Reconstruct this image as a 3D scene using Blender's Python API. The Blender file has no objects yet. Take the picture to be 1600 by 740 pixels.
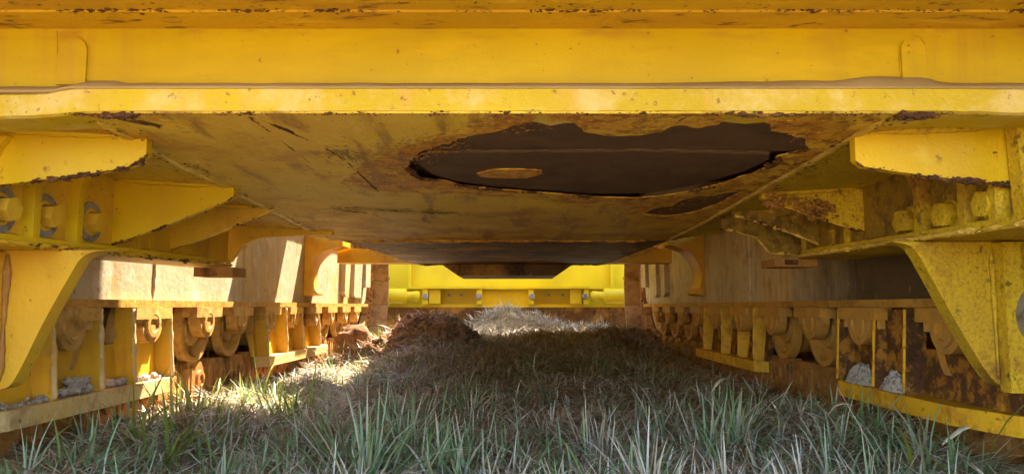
import bpy, bmesh, math, random
import numpy as np
from mathutils import Vector, Matrix, noise as mnoise

R = math.radians
random.seed(7)
rng = np.random.default_rng(11)
scene = bpy.context.scene
COL = scene.collection

# ------------------------------------------------------------------ camera
CAM_H = 0.45
cam_data = bpy.data.cameras.new('camera')
cam = bpy.data.objects.new('camera', cam_data)
COL.objects.link(cam)
cam.location = (0, 0, CAM_H)
cam.rotation_euler = (R(90 + 5.37), 0, 0)
cam_data.sensor_width = 36
cam_data.lens = 25.9
cam_data.clip_start = 0.02
cam_data.clip_end = 2000
scene.camera = cam

# ------------------------------------------------------------------ sky and sun
SUN_EL, SUN_AZ = 60.0, 28.0          # azimuth measured from +Y towards +X
world = bpy.data.worlds.new('World')
scene.world = world
world.use_nodes = True
wn = world.node_tree
wn.nodes.clear()
sky = wn.nodes.new('ShaderNodeTexSky')
sky.sky_type = 'NISHITA'
sky.sun_disc = False
sky.sun_elevation = R(SUN_EL)
sky.sun_rotation = R(SUN_AZ)
bg = wn.nodes.new('ShaderNodeBackground')
bg.inputs['Strength'].default_value = 0.135
wo = wn.nodes.new('ShaderNodeOutputWorld')
wn.links.new(sky.outputs[0], bg.inputs[0])
wn.links.new(bg.outputs[0], wo.inputs[0])

sun_data = bpy.data.lights.new('sun', 'SUN')
sun_data.energy = 3.8
sun_data.angle = R(0.5)
sun_data.color = (1.0, 0.93, 0.82)
sun = bpy.data.objects.new('sun', sun_data)
COL.objects.link(sun)
sdir = Vector((math.sin(R(SUN_AZ)) * math.cos(R(SUN_EL)),
               math.cos(R(SUN_AZ)) * math.cos(R(SUN_EL)), math.sin(R(SUN_EL))))
sun.rotation_euler = sdir.to_track_quat('Z', 'Y').to_euler()
sun.location = (4, 8, 12)

scene.view_settings.view_transform = 'Standard'
scene.view_settings.look = 'None'
scene.view_settings.exposure = 3.38
scene.view_settings.gamma = 1.0
scene.view_settings.use_curve_mapping = False
scene.render.engine = 'CYCLES'
scene.cycles.max_bounces = 10
scene.cycles.diffuse_bounces = 6
scene.cycles.caustics_reflective = False
scene.cycles.caustics_refractive = False
scene.cycles.sample_clamp_indirect = 8

# ------------------------------------------------------------------ materials
def _ramp(nt, sock, lo, hi):
    m = nt.nodes.new('ShaderNodeMapRange')
    m.interpolation_type = 'SMOOTHSTEP'
    m.inputs['From Min'].default_value = lo
    m.inputs['From Max'].default_value = hi
    nt.links.new(sock, m.inputs['Value'])
    return m.outputs[0]

def _math(nt, op, a, b=None):
    m = nt.nodes.new('ShaderNodeMath')
    m.operation = op
    for i, v in enumerate((a, b)):
        if v is None:
            continue
        if isinstance(v, (int, float)):
            m.inputs[i].default_value = v
        else:
            nt.links.new(v, m.inputs[i])
    return m.outputs[0]

def _mix(nt, fac, a, b):
    m = nt.nodes.new('ShaderNodeMix')
    m.data_type = 'RGBA'
    for sock, v in ((m.inputs[0], fac), (m.inputs[6], a), (m.inputs[7], b)):
        if isinstance(v, (int, float)):
            sock.default_value = v
        elif isinstance(v, tuple):
            sock.default_value = (*v, 1)
        else:
            nt.links.new(v, sock)
    return m.outputs[2]

def make_mat(name, base, layers=(), rough=0.5, bump=(), metallic=0.0, spec=0.22, rand=False, var=0.12):
    """layers: (colour, kind, scale, lo, hi, strength[, region]); bump: (kind, scale, distance)
    region = (axis, a, b): the layer fades in from a to b along that axis."""
    m = bpy.data.materials.new(name)
    m.use_nodes = True
    nt = m.node_tree
    nt.nodes.clear()
    out = nt.nodes.new('ShaderNodeOutputMaterial')
    bs = nt.nodes.new('ShaderNodeBsdfPrincipled')
    nt.links.new(bs.outputs[0], out.inputs[0])
    tc = nt.nodes.new('ShaderNodeTexCoord')
    co = tc.outputs['Object']
    sep = nt.nodes.new('ShaderNodeSeparateXYZ')
    nt.links.new(co, sep.inputs[0])
    if rand:
        oi = nt.nodes.new('ShaderNodeObjectInfo')
        va = nt.nodes.new('ShaderNodeVectorMath')
        va.operation = 'ADD'
        nt.links.new(co, va.inputs[0])
        nt.links.new(_math(nt, 'MULTIPLY', oi.outputs['Random'], 37.0), va.inputs[1])
        co = va.outputs[0]
    count = [0]

    def tex(kind, scale):
        count[0] += 1
        mp = nt.nodes.new('ShaderNodeMapping')
        sc = scale if isinstance(scale, tuple) else (scale,) * 3
        mp.inputs['Scale'].default_value = sc
        mp.inputs['Location'].default_value = (count[0] * 3.7, count[0] * 1.3, count[0] * 2.1)
        nt.links.new(co, mp.inputs[0])
        if kind == 'spots':
            t = nt.nodes.new('ShaderNodeTexVoronoi')
            t.feature = 'F1'
            t.inputs['Scale'].default_value = 1
            t.inputs['Randomness'].default_value = 1
            dn = nt.nodes.new('ShaderNodeTexNoise')
            dn.inputs['Scale'].default_value = 2.2
            dn.inputs['Detail'].default_value = 4
            nt.links.new(mp.outputs[0], dn.inputs['Vector'])
            dv = nt.nodes.new('ShaderNodeVectorMath')
            dv.operation = 'MULTIPLY_ADD'
            dv.inputs[1].default_value = (0.9, 0.9, 0.9)
            nt.links.new(dn.outputs['Color'], dv.inputs[0])
            nt.links.new(mp.outputs[0], dv.inputs[2])
            nt.links.new(dv.outputs[0], t.inputs['Vector'])
            # keep only some cells and give them uneven size
            sz = _math(nt, 'MULTIPLY', nt.nodes.new('ShaderNodeSeparateColor').outputs[0], 1.0)
            sc_node = [n for n in nt.nodes if n.bl_idname == 'ShaderNodeSeparateColor'][-1]
            nt.links.new(t.outputs['Color'], sc_node.inputs[0])
            return _math(nt, 'SUBTRACT', _math(nt, 'MULTIPLY', _math(nt, 'POWER', sz, 5.0), 0.24), t.outputs['Distance'])
        t = nt.nodes.new('ShaderNodeTexNoise')
        t.inputs['Scale'].default_value = 1
        t.inputs['Detail'].default_value = 7 if kind != 'soft' else 2
        t.inputs['Roughness'].default_value = 0.68 if kind == 'rough' else 0.55
        t.inputs['Distortion'].default_value = 1.2 if kind == 'warp' else 0.1
        nt.links.new(mp.outputs[0], t.inputs['Vector'])
        return t.outputs[0]

    big = tex('soft', 2.3)
    dark = tuple(c * (1 - var) for c in base)
    lite = tuple(min(1, c * (1 + var)) for c in base)
    col = _mix(nt, _ramp(nt, big, 0.3, 0.7), dark, lite)
    masks = []
    for L in layers:
        c, kind, scale, lo, hi, st = L[:6]
        f = _ramp(nt, tex(kind, scale), lo, hi)
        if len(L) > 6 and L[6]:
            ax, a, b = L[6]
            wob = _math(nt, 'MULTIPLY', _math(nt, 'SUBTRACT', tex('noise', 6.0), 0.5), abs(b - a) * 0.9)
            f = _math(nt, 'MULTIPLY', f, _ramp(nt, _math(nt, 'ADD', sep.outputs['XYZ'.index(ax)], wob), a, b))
        f = _math(nt, 'MULTIPLY', f, st)
        masks.append(f)
        col = _mix(nt, f, col, c)
    nt.links.new(col, bs.inputs['Base Color'])
    rn = _math(nt, 'ADD', _math(nt, 'MULTIPLY', _math(nt, 'SUBTRACT', tex('noise', 14.0), 0.5), 0.35), rough)
    nt.links.new(rn, bs.inputs['Roughness'])
    bs.inputs['Metallic'].default_value = metallic
    bs.inputs['Specular IOR Level'].default_value = spec
    prev = None
    for kind, scale, dist in bump:
        b = nt.nodes.new('ShaderNodeBump')
        b.inputs['Strength'].default_value = 1.0
        b.inputs['Distance'].default_value = dist
        nt.links.new(tex(kind, scale), b.inputs['Height'])
        if prev:
            nt.links.new(prev, b.inputs['Normal'])
        prev = b.outputs[0]
    if prev:
        nt.links.new(prev, bs.inputs['Normal'])
    return m

YEL = (0.52, 0.325, 0.004)
RUST = (0.16, 0.055, 0.014)
ORUST = (0.42, 0.16, 0.018)
SOOT = (0.045, 0.022, 0.011)
DUST = (0.55, 0.40, 0.22)
M = {}
M['paint'] = make_mat('yellow_paint', YEL, [
    ((0.62, 0.29, 0.010), 'noise', 3.5, 0.42, 0.72, 0.6),
    ((0.45, 0.22, 0.02), 'rough', (5, 5, 1.5), 0.50, 0.72, 0.55),
    ((0.66, 0.44, 0.08), 'rough', 8, 0.56, 0.72, 0.45),
    (RUST, 'rough', 24, 0.62, 0.70, 0.75),
    ((0.10, 0.04, 0.012), 'spots', 60, -0.01, 0.03, 0.8),
], rough=0.42, bump=[('noise', 30, 0.0015), ('rough', 120, 0.0012)])
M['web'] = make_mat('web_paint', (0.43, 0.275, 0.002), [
    ((0.36, 0.205, 0.003), 'noise', (2, 2, 9), 0.42, 0.72, 0.7),
    ((0.36, 0.20, 0.008), 'rough', (6, 6, 40), 0.52, 0.70, 0.35),
    ((0.58, 0.35, 0.008), 'rough', (4, 4, 14), 0.52, 0.72, 0.4),
    ((0.32, 0.17, 0.014), 'rough', (12, 12, 1.2), 0.42, 0.64, 0.75, ('X', 0.40, 0.70)),
    ((0.36, 0.19, 0.012), 'rough', (12, 12, 1.2), 0.42, 0.64, 0.6, ('X', -0.5, -0.72)),
    ((0.34, 0.16, 0.015), 'rough', (7, 7, 30), 0.48, 0.66, 0.75, ('Z', 0.878, 0.905)),  # browner under the flange: its shade put into the paint, with some grime
    ((0.22, 0.09, 0.015), 'spots', 70, -0.01, 0.03, 0.85),
    ((0.25, 0.1, 0.015), 'rough', 55, 0.66, 0.72, 0.75),
], rough=0.42, spec=0.16, bump=[('noise', 9, 0.0012), ('rough', 160, 0.0003)])
M['lip'] = make_mat('lip_paint', (0.48, 0.315, 0.010), [
    ((0.62, 0.45, 0.20), 'rough', 9, 0.46, 0.68, 0.6),
    ((0.55, 0.30, 0.05), 'rough', (16, 16, 6), 0.54, 0.68, 0.6),
    ((0.24, 0.11, 0.03), 'spots', 60, -0.01, 0.03, 0.8),
    ((0.18, 0.08, 0.02), 'rough', 45, 0.61, 0.67, 0.85),
], rough=0.5, bump=[('rough', 60, 0.003)])
M['flange'] = make_mat('flange_paint', (0.50, 0.275, 0.008), [
    ((0.42, 0.20, 0.016), 'rough', (3, 12, 3), 0.42, 0.66, 0.75),
    ((0.12, 0.05, 0.015), 'rough', (12, 40, 12), 0.56, 0.66, 0.9),
    ((0.70, 0.42, 0.03), 'noise', (5, 16, 5), 0.58, 0.70, 0.6),
], rough=0.5, bump=[('rough', 45, 0.004)])
M['caked'] = make_mat('caked_belly_paint', (0.66, 0.425, 0.040), [
    ((0.54, 0.31, 0.03), 'noise', 2.2, 0.40, 0.66, 0.8),
    ((0.24, 0.105, 0.02), 'rough', (11, 2.4, 9), 0.52, 0.66, 0.8),
    ((0.66, 0.45, 0.07), 'rough', (16, 4, 14), 0.55, 0.68, 0.6),
    ((0.74, 0.60, 0.28), 'rough', (34, 12, 34), 0.62, 0.70, 0.5),
    ((0.36, 0.14, 0.018), 'rough', 3.6, 0.50, 0.64, 0.75),
    ((0.34, 0.12, 0.016), 'rough', 9, 0.40, 0.60, 0.75, ('Y', 2.0, 2.7)),
    ((0.16, 0.065, 0.018), 'rough', 50, 0.61, 0.67, 0.8),
    ((0.13, 0.05, 0.016), 'spots', 34, -0.01, 0.03, 0.6),
], rough=0.42, spec=0.2, bump=[('rough', 22, 0.007), ('rough', 100, 0.0028)])
M['granular'] = make_mat('granular_rust', (0.68, 0.39, 0.03), [
    ((0.50, 0.18, 0.016), 'rough', 6, 0.38, 0.58, 0.9),
    ((0.26, 0.085, 0.015), 'rough', 30, 0.46, 0.58, 0.85),
    ((0.74, 0.48, 0.07), 'rough', 95, 0.52, 0.62, 0.7),
    ((0.15, 0.055, 0.016), 'rough', 22, 0.57, 0.65, 0.8),
], rough=0.42, bump=[('rough', 70, 0.008), ('rough', 220, 0.003)])
M['bare'] = make_mat('bare_dark_plate', (0.085, 0.044, 0.024), [
    ((0.12, 0.06, 0.028), 'rough', (5, 16, 5), 0.48, 0.68, 0.8),
    ((0.035, 0.018, 0.010), 'rough', 12, 0.52, 0.7, 0.6),
    ((0.30, 0.18, 0.07), 'rough', 75, 0.70, 0.74, 0.7),
], rough=0.55, bump=[('rough', 30, 0.002), ('rough', 140, 0.001)])
M['grimy'] = make_mat('grimy_plate', (0.15, 0.07, 0.022), [
    ((0.42, 0.21, 0.035), 'rough', (3, 4, 3), 0.50, 0.62, 0.85),
    ((0.045, 0.022, 0.011), 'rough', (5, 3, 3), 0.48, 0.62, 0.85),
    ((0.55, 0.36, 0.16), 'rough', (7, 5, 7), 0.60, 0.70, 0.7),
    ((0.30, 0.13, 0.025), 'rough', 30, 0.55, 0.66, 0.7),
], rough=0.5, bump=[('rough', 30, 0.006)])
M['crust'] = make_mat('dark_crust', (0.075, 0.030, 0.012), [
    ((0.24, 0.10, 0.025), 'rough', 60, 0.5, 0.68, 0.8),
], rough=0.8, bump=[('rough', 120, 0.003)])
M['weld'] = make_mat('weld_metal', (0.66, 0.42, 0.06), [
    ((0.30, 0.14, 0.025), 'rough', 22, 0.45, 0.65, 0.7),
    ((0.62, 0.45, 0.16), 'rough', 60, 0.6, 0.7, 0.5),
], rough=0.32, spec=0.5, bump=[('rough', 70, 0.003)])
M['sealant'] = make_mat('tan_sealant', (0.32, 0.205, 0.085), [
    ((0.24, 0.14, 0.05), 'noise', 5, 0.45, 0.65, 0.7),
    ((0.38, 0.26, 0.12), 'rough', 50, 0.55, 0.7, 0.4),
], rough=0.6, bump=[('noise', 45, 0.001)])
M['dirty_yellow'] = make_mat('dirty_yellow_paint', (0.56, 0.31, 0.018), [
    ((0.40, 0.19, 0.02), 'noise', 4, 0.42, 0.7, 0.7),
    ((0.30, 0.14, 0.022), 'rough', (7, 7, 2.2), 0.52, 0.72, 0.6),
    ((0.13, 0.05, 0.016), 'rough', 42, 0.62, 0.70, 0.85),
    ((0.16, 0.065, 0.018), 'spots', 90, -0.01, 0.03, 0.7),
], rough=0.48, bump=[('rough', 50, 0.003)])
M['gritty_yellow'] = make_mat('gritty_yellow_paint', (0.58, 0.365, 0.010), [
    ((0.46, 0.27, 0.015), 'noise', 5, 0.42, 0.65, 0.7),
    ((0.36, 0.17, 0.02), 'rough', (7, 7, 2.5), 0.50, 0.68, 0.65),
    ((0.24, 0.09, 0.016), 'rough', 6, 0.54, 0.66, 0.8),
    ((0.22, 0.10, 0.02), 'rough', 130, 0.48, 0.62, 0.55),
    ((0.09, 0.038, 0.012), 'rough', 34, 0.58, 0.66, 0.75),
], rough=0.5, bump=[('rough', 90, 0.005)])
M['shaded_grit'] = make_mat('shaded_gritty_paint', (0.26, 0.145, 0.015), [  # dark grime, plus the shade behind the right bolts put into the colour
    ((0.10, 0.045, 0.014), 'rough', 24, 0.46, 0.64, 0.8),
    ((0.50, 0.30, 0.02), 'rough', 70, 0.56, 0.66, 0.7),
], rough=0.55, bump=[('rough', 80, 0.005)])
M['rusty'] = make_mat('rusty_iron', (0.30, 0.13, 0.03), [
    ((0.42, 0.19, 0.025), 'rough', 14, 0.48, 0.66, 0.75),
    ((0.06, 0.026, 0.012), 'rough', 11, 0.52, 0.68, 0.8),
    ((0.50, 0.28, 0.06), 'rough', 50, 0.60, 0.70, 0.6),
], rough=0.62, bump=[('rough', 60, 0.004)], rand=True)
M['rust_edge'] = make_mat('bright_worn_edge', (0.66, 0.37, 0.028), [
    ((0.42, 0.17, 0.02), 'rough', 25, 0.48, 0.62, 0.7),
    ((0.12, 0.05, 0.016), 'rough', 60, 0.60, 0.68, 0.7),
], rough=0.55, bump=[('rough', 80, 0.003)])
M['frame_pale'] = make_mat('dusty_frame_pale', (0.37, 0.28, 0.155), [
    ((0.42, 0.24, 0.05), 'noise', (3, 1.3, 1.6), 0.48, 0.64, 0.7),
    ((0.28, 0.19, 0.11), 'rough', (16, 24, 4.0), 0.48, 0.68, 0.65),
    ((0.50, 0.44, 0.34), 'rough', 9, 0.52, 0.70, 0.6),
    ((0.30, 0.15, 0.04), 'rough', (12, 9, 3), 0.56, 0.68, 0.75),
    ((0.12, 0.07, 0.03), 'rough', 30, 0.60, 0.68, 0.75),
], rough=0.62, bump=[('rough', 30, 0.003)])
M['frame_grimy'] = make_mat('grimy_frame', (0.48, 0.40, 0.29), [
    ((0.52, 0.33, 0.10), 'noise', (3, 1.5, 1.4), 0.50, 0.66, 0.55),
    ((0.20, 0.14, 0.08), 'rough', (18, 26, 5.0), 0.46, 0.68, 0.5),
    ((0.56, 0.50, 0.40), 'rough', (16, 24, 7), 0.54, 0.70, 0.45),
    ((0.22, 0.14, 0.07), 'rough', 7, 0.50, 0.68, 0.7),
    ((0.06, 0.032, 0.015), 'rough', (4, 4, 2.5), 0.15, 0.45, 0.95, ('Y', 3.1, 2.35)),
    ((0.40, 0.19, 0.04), 'rough', 20, 0.58, 0.68, 0.5),
], rough=0.6, bump=[('rough', 40, 0.003)])
M['ledge_left'] = make_mat('dusty_tan_ledge', (0.56, 0.38, 0.15), [
    ((0.55, 0.30, 0.05), 'noise', 6, 0.45, 0.65, 0.6),
    ((0.34, 0.20, 0.08), 'rough', 18, 0.48, 0.66, 0.75),
    ((0.62, 0.50, 0.32), 'rough', 40, 0.54, 0.68, 0.6),
    ((0.14, 0.07, 0.03), 'rough', 32, 0.62, 0.68, 0.8),
], rough=0.6, bump=[('rough', 45, 0.004)])
M['frame_lip'] = make_mat('frame_lip_rust', (0.44, 0.22, 0.035), [
    ((0.22, 0.09, 0.02), 'rough', 20, 0.45, 0.65, 0.75),
    ((0.58, 0.36, 0.09), 'rough', 35, 0.56, 0.68, 0.6),
], rough=0.55, bump=[('rough', 60, 0.003)])
M['guard_left'] = make_mat('ochre_guard_paint', (0.62, 0.335, 0.02), [
    ((0.48, 0.23, 0.025), 'noise', 4, 0.42, 0.65, 0.7),
    ((0.34, 0.16, 0.03), 'rough', (9, 9, 2), 0.52, 0.68, 0.6),
    ((0.55, 0.38, 0.17), 'rough', 14, 0.58, 0.72, 0.5),
    ((0.15, 0.065, 0.02), 'rough', 40, 0.64, 0.70, 0.7),
], rough=0.5, bump=[('rough', 40, 0.002)])
M['guard_right'] = make_mat('rusted_guard_wall', (0.10, 0.042, 0.014), [
    ((0.46, 0.19, 0.02), 'rough', 22, 0.47, 0.60, 0.8),
    ((0.66, 0.31, 0.015), 'rough', 7, 0.52, 0.64, 0.85, ('Y', 2.25, 1.75)),
    ((0.04, 0.02, 0.01), 'rough', 9, 0.52, 0.66, 0.7),
], rough=0.65, bump=[('rough', 80, 0.004)])
M['ledge_right'] = make_mat('orange_yellow_ledge', (0.74, 0.38, 0.014), [
    ((0.46, 0.19, 0.018), 'rough', 22, 0.46, 0.62, 0.75),
    ((0.10, 0.042, 0.014), 'rough', 48, 0.60, 0.66, 0.85),
], rough=0.55, bump=[('rough', 70, 0.004)])
M['roller'] = make_mat('roller_steel', (0.46, 0.25, 0.06), [
    ((0.22, 0.095, 0.022), 'rough', 16, 0.45, 0.65, 0.75),
    ((0.50, 0.30, 0.09), 'rough', 30, 0.56, 0.70, 0.6),
    ((0.055, 0.03, 0.015), 'rough', 9, 0.58, 0.70, 0.7),
], rough=0.5, bump=[('rough', 50, 0.002)], rand=True)
M['roller_rusty'] = make_mat('rusty_roller_steel', (0.44, 0.22, 0.045), [
    ((0.56, 0.26, 0.03), 'rough', 16, 0.50, 0.64, 0.8),
    ((0.10, 0.045, 0.015), 'rough', 9, 0.54, 0.68, 0.75),
    ((0.56, 0.38, 0.14), 'rough', 40, 0.58, 0.70, 0.6),
], rough=0.5, bump=[('rough', 50, 0.003)], rand=True)
M['shoe'] = make_mat('track_shoe_steel', (0.36, 0.20, 0.065), [
    ((0.16, 0.07, 0.022), 'rough', 9, 0.46, 0.64, 0.8),
    ((0.44, 0.27, 0.10), 'rough', 20, 0.55, 0.70, 0.6),
], rough=0.6, bump=[('rough', 50, 0.003)], rand=True)
M['blade'] = make_mat('blade_paint', (0.62, 0.45, 0.008), [
    ((0.52, 0.36, 0.015), 'noise', 2.5, 0.45, 0.7, 0.7),
    ((0.40, 0.22, 0.03), 'rough', 30, 0.68, 0.74, 0.6),
], rough=0.4, bump=[('noise', 20, 0.001)])
M['steel'] = make_mat('worn_grey_steel', (0.26, 0.23, 0.19), [
    ((0.10, 0.07, 0.045), 'rough', 30, 0.48, 0.64, 0.8),
    ((0.40, 0.30, 0.12), 'rough', 24, 0.58, 0.7, 0.6),
], rough=0.4, metallic=0.3, bump=[('rough', 70, 0.001)])
M['stone'] = make_mat('pale_stone', (0.34, 0.28, 0.22), [
    ((0.24, 0.17, 0.12), 'rough', 40, 0.48, 0.66, 0.8),
    ((0.46, 0.41, 0.35), 'rough', 90, 0.55, 0.7, 0.6),
], rough=0.85, bump=[('rough', 130, 0.003)], rand=True)
M['gravel_white'] = make_mat('white_grit', (0.50, 0.44, 0.37), [
    ((0.22, 0.15, 0.10), 'rough', 80, 0.46, 0.60, 0.85),
], rough=0.9, bump=[('rough', 200, 0.004)], rand=True)
M['soil'] = make_mat('dark_soil', (0.26, 0.13, 0.06), [
    ((0.15, 0.085, 0.04), 'rough', 22, 0.46, 0.64, 0.8),
    ((0.035, 0.02, 0.011), 'rough', 12, 0.52, 0.68, 0.8),
], rough=0.95, spec=0.1, bump=[('rough', 60, 0.012)])
M['ground'] = make_mat('dry_grass_soil', (0.36, 0.29, 0.16), [
    ((0.16, 0.10, 0.05), 'rough', 5, 0.46, 0.66, 0.8),
    ((0.42, 0.34, 0.20), 'rough', 17, 0.50, 0.66, 0.7),
    ((0.07, 0.09, 0.03), 'rough', 2.1, 0.52, 0.70, 0.55),
], rough=0.95, spec=0.1, bump=[('rough', 50, 0.012)])
M['leaf'] = make_mat('dry_pale_leaf', (0.70, 0.60, 0.40), [
    ((0.50, 0.36, 0.18), 'rough', 30, 0.5, 0.7, 0.6)], rough=0.7, rand=True)

def blade_mat(name, transl):
    m = bpy.data.materials.new(name)
    m.use_nodes = True
    nt = m.node_tree
    nt.nodes.clear()
    out = nt.nodes.new('ShaderNodeOutputMaterial')
    at = nt.nodes.new('ShaderNodeAttribute')
    at.attribute_name = 'tint'
    d = nt.nodes.new('ShaderNodeBsdfPrincipled')
    d.inputs['Roughness'].default_value = 0.5
    d.inputs['Specular IOR Level'].default_value = 0.35
    t = nt.nodes.new('ShaderNodeBsdfTranslucent')
    mx = nt.nodes.new('ShaderNodeMixShader')
    mx.inputs[0].default_value = transl
    nt.links.new(at.outputs['Color'], d.inputs['Base Color'])
    nt.links.new(at.outputs['Color'], t.inputs['Color'])
    nt.links.new(d.outputs[0], mx.inputs[1])
    nt.links.new(t.outputs[0], mx.inputs[2])
    nt.links.new(mx.outputs[0], out.inputs[0])
    return m
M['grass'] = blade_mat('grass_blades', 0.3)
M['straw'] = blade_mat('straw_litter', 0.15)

# ------------------------------------------------------------------ mesh helpers
def link(name, me, mat, parent=None):
    o = bpy.data.objects.new(name, me)
    COL.objects.link(o)
    if mat is not None and not me.materials:
        me.materials.append(M[mat] if isinstance(mat, str) else mat)
    if parent:
        o.parent = parent
    return o

def from_bm(name, bm, mat, parent=None, smooth=False):
    bmesh.ops.recalc_face_normals(bm, faces=bm.faces)
    me = bpy.data.meshes.new(name)
    bm.to_mesh(me)
    bm.free()
    if smooth:
        for p in me.polygons:
            p.use_smooth = True
    return link(name, me, mat, parent)

def bevel(bm, w, seg=2, ang=30):
    if w <= 0:
        return
    es = [e for e in bm.edges if len(e.link_faces) == 2 and e.calc_face_angle(0) > R(ang)]
    bmesh.ops.bevel(bm, geom=es, offset=w, segments=seg, affect='EDGES', profile=0.6, clamp_overlap=True)

def add_box(bm, x0, x1, y0, y1, z0, z1):
    v = [bm.verts.new(p) for p in ((x0, y0, z0), (x1, y0, z0), (x1, y1, z0), (x0, y1, z0),
                                   (x0, y0, z1), (x1, y0, z1), (x1, y1, z1), (x0, y1, z1))]
    for f in ((0, 3, 2, 1), (4, 5, 6, 7), (0, 1, 5, 4), (1, 2, 6, 5), (2, 3, 7, 6), (3, 0, 4, 7)):
        bm.faces.new([v[i] for i in f])

def box(name, x0, x1, y0, y1, z0, z1, mat, parent, bv=0.004):
    bm = bmesh.new()
    add_box(bm, min(x0, x1), max(x0, x1), y0, y1, z0, z1)
    bevel(bm, bv)
    return from_bm(name, bm, mat, parent)

def add_prism(bm, pts, axis, a, b):
    """pts: 2D outline; axis 'X': pts=(y,z), 'Y': pts=(x,z), 'Z': pts=(x,y)"""
    def mk(p, t):
        return {'X': (t, p[0], p[1]), 'Y': (p[0], t, p[1]), 'Z': (p[0], p[1], t)}[axis]
    v0 = [bm.verts.new(mk(p, a)) for p in pts]
    v1 = [bm.verts.new(mk(p, b)) for p in pts]
    n = len(pts)
    bm.faces.new(v0)
    bm.faces.new(v1[::-1])
    for i in range(n):
        bm.faces.new((v0[i], v0[(i + 1) % n], v1[(i + 1) % n], v1[i]))

def prism(name, pts, axis, a, b, mat, parent, bv=0.003, smooth=False):
    bm = bmesh.new()
    add_prism(bm, pts, axis, a, b)
    bevel(bm, bv)
    return from_bm(name, bm, mat, parent, smooth)

def add_lathe(bm, prof, origin, axis='X', n=28):
    """prof: (offset along axis, radius)"""
    rings = []
    for t, r in prof:
        ring = []
        for i in range(n):
            a = 2 * math.pi * i / n
            c, s = math.cos(a) * r, math.sin(a) * r
            p = {'X': (t, c, s), 'Y': (c, t, s), 'Z': (c, s, t)}[axis]
            ring.append(bm.verts.new((origin[0] + p[0], origin[1] + p[1], origin[2] + p[2])))
        rings.append(ring)
    for a, b in zip(rings, rings[1:]):
        for i in range(n):
            bm.faces.new((a[i], a[(i + 1) % n], b[(i + 1) % n], b[i]))
    bm.faces.new(rings[0][::-1])
    bm.faces.new(rings[-1])

def lathe(name, prof, origin, axis, mat, parent, n=28, smooth=False):
    bm = bmesh.new()
    add_lathe(bm, prof, origin, axis, n)
    o = from_bm(name, bm, mat, parent)
    for p in o.data.polygons:
        p.use_smooth = smooth and len(p.vertices) == 4
    return o

def nz(p, s, off=0.0):
    return mnoise.noise(Vector((p[0] * s + off, p[1] * s + off * 1.7, p[2] * s - off)))

def bead(name, pts, rad, mat, parent, lump=0.35, step=0.012, flat=1.0, seg=8, up=(0, 0, 1), taper=True):
    """a lumpy bead along a polyline: weld seams, crusts, sealant; flat squashes it along `up`"""
    P = [Vector(p) for p in pts]
    path = []
    for a, b in zip(P, P[1:]):
        n = max(1, int((b - a).length / step))
        for i in range(n):
            path.append(a.lerp(b, i / n))
    path.append(P[-1])
    bm = bmesh.new()
    rings = []
    upv = Vector(up).normalized()
    off = random.uniform(0, 50)
    for i, p in enumerate(path):
        t = (path[min(i + 1, len(path) - 1)] - path[max(i - 1, 0)]).normalized()
        side = t.cross(upv)
        if side.length < 1e-4:
            side = t.cross(Vector((1, 0, 0)))
        side.normalize()
        w = side.cross(t).normalized()
        end = min(1.0, (i + 0.4) / 3, (len(path) - i - 0.6) / 3) if taper else 1.0
        r = rad * max(0.12, 1 + lump * (2.2 * nz(p, 26, off) + 1.4 * nz(p, 75, off))) * max(0.15, end)
        ring = []
        for k in range(seg):
            a = 2 * math.pi * k / seg
            rr = r * (1 + lump * 0.8 * nz(p + Vector((k * 0.31, 0, 0)), 55, off))
            ring.append(bm.verts.new(p + side * math.cos(a) * rr + w * math.sin(a) * rr * flat))
        rings.append(ring)
    for a, b in zip(rings, rings[1:]):
        for k in range(seg):
            bm.faces.new((a[k], a[(k + 1) % seg], b[(k + 1) % seg], b[k]))
    bm.faces.new(rings[0][::-1])
    bm.faces.new(rings[-1])
    return from_bm(name, bm, mat, parent, smooth=True)

CRUMB = bmesh.new()
bmesh.ops.create_icosphere(CRUMB, subdivisions=1, radius=1)
CV = [v.co.copy() for v in CRUMB.verts]
CF = [[v.index for v in f.verts] for f in CRUMB.faces]
CRUMB.free()
def crumbs(name, pts, n, rmin, rmax, mat, parent, spread=0.004, flat=0.7, stretch=1.8):
    """crumbly dirt along a polyline: many small uneven lumps that nobody could count"""
    P = [Vector(p) for p in pts]
    segs = [(a, b, (b - a).length) for a, b in zip(P, P[1:])]
    tot = sum(q[2] for q in segs)
    V, F = [], []
    off = random.uniform(0, 90)
    for _ in range(n):
        d = random.uniform(0, tot)
        for a, b, L in segs:
            if d <= L:
                break
            d -= L
        p = a.lerp(b, min(1, d / L))
        dens = 0.5 + 1.4 * nz(p, 14, off) + 0.8 * nz(p, 45, off)
        if dens < random.random() * 0.6:
            continue
        r = random.uniform(rmin, rmax) * min(1.5, max(0.35, dens + 0.3))
        t = (b - a).normalized()
        c = p + Vector((random.gauss(0, spread), random.gauss(0, spread), random.gauss(0, spread * flat)))
        m = Matrix.Rotation(random.random() * 6.28, 3, Vector((random.random(), random.random(), random.random() + .1)).normalized())
        base = len(V)
        for v in CV:
            w = m @ v
            w = w * r * random.uniform(0.65, 1.25)
            w.z *= flat
            w += t * (w.dot(t)) * (stretch - 1)
            V.append(c + w)
        F += [[base + i for i in f] for f in CF]
    me = bpy.data.meshes.new(name)
    me.from_pydata([tuple(v) for v in V], [], F)
    o = link(name, me, mat, parent)
    o['kind'] = 'stuff'
    return o

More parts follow.
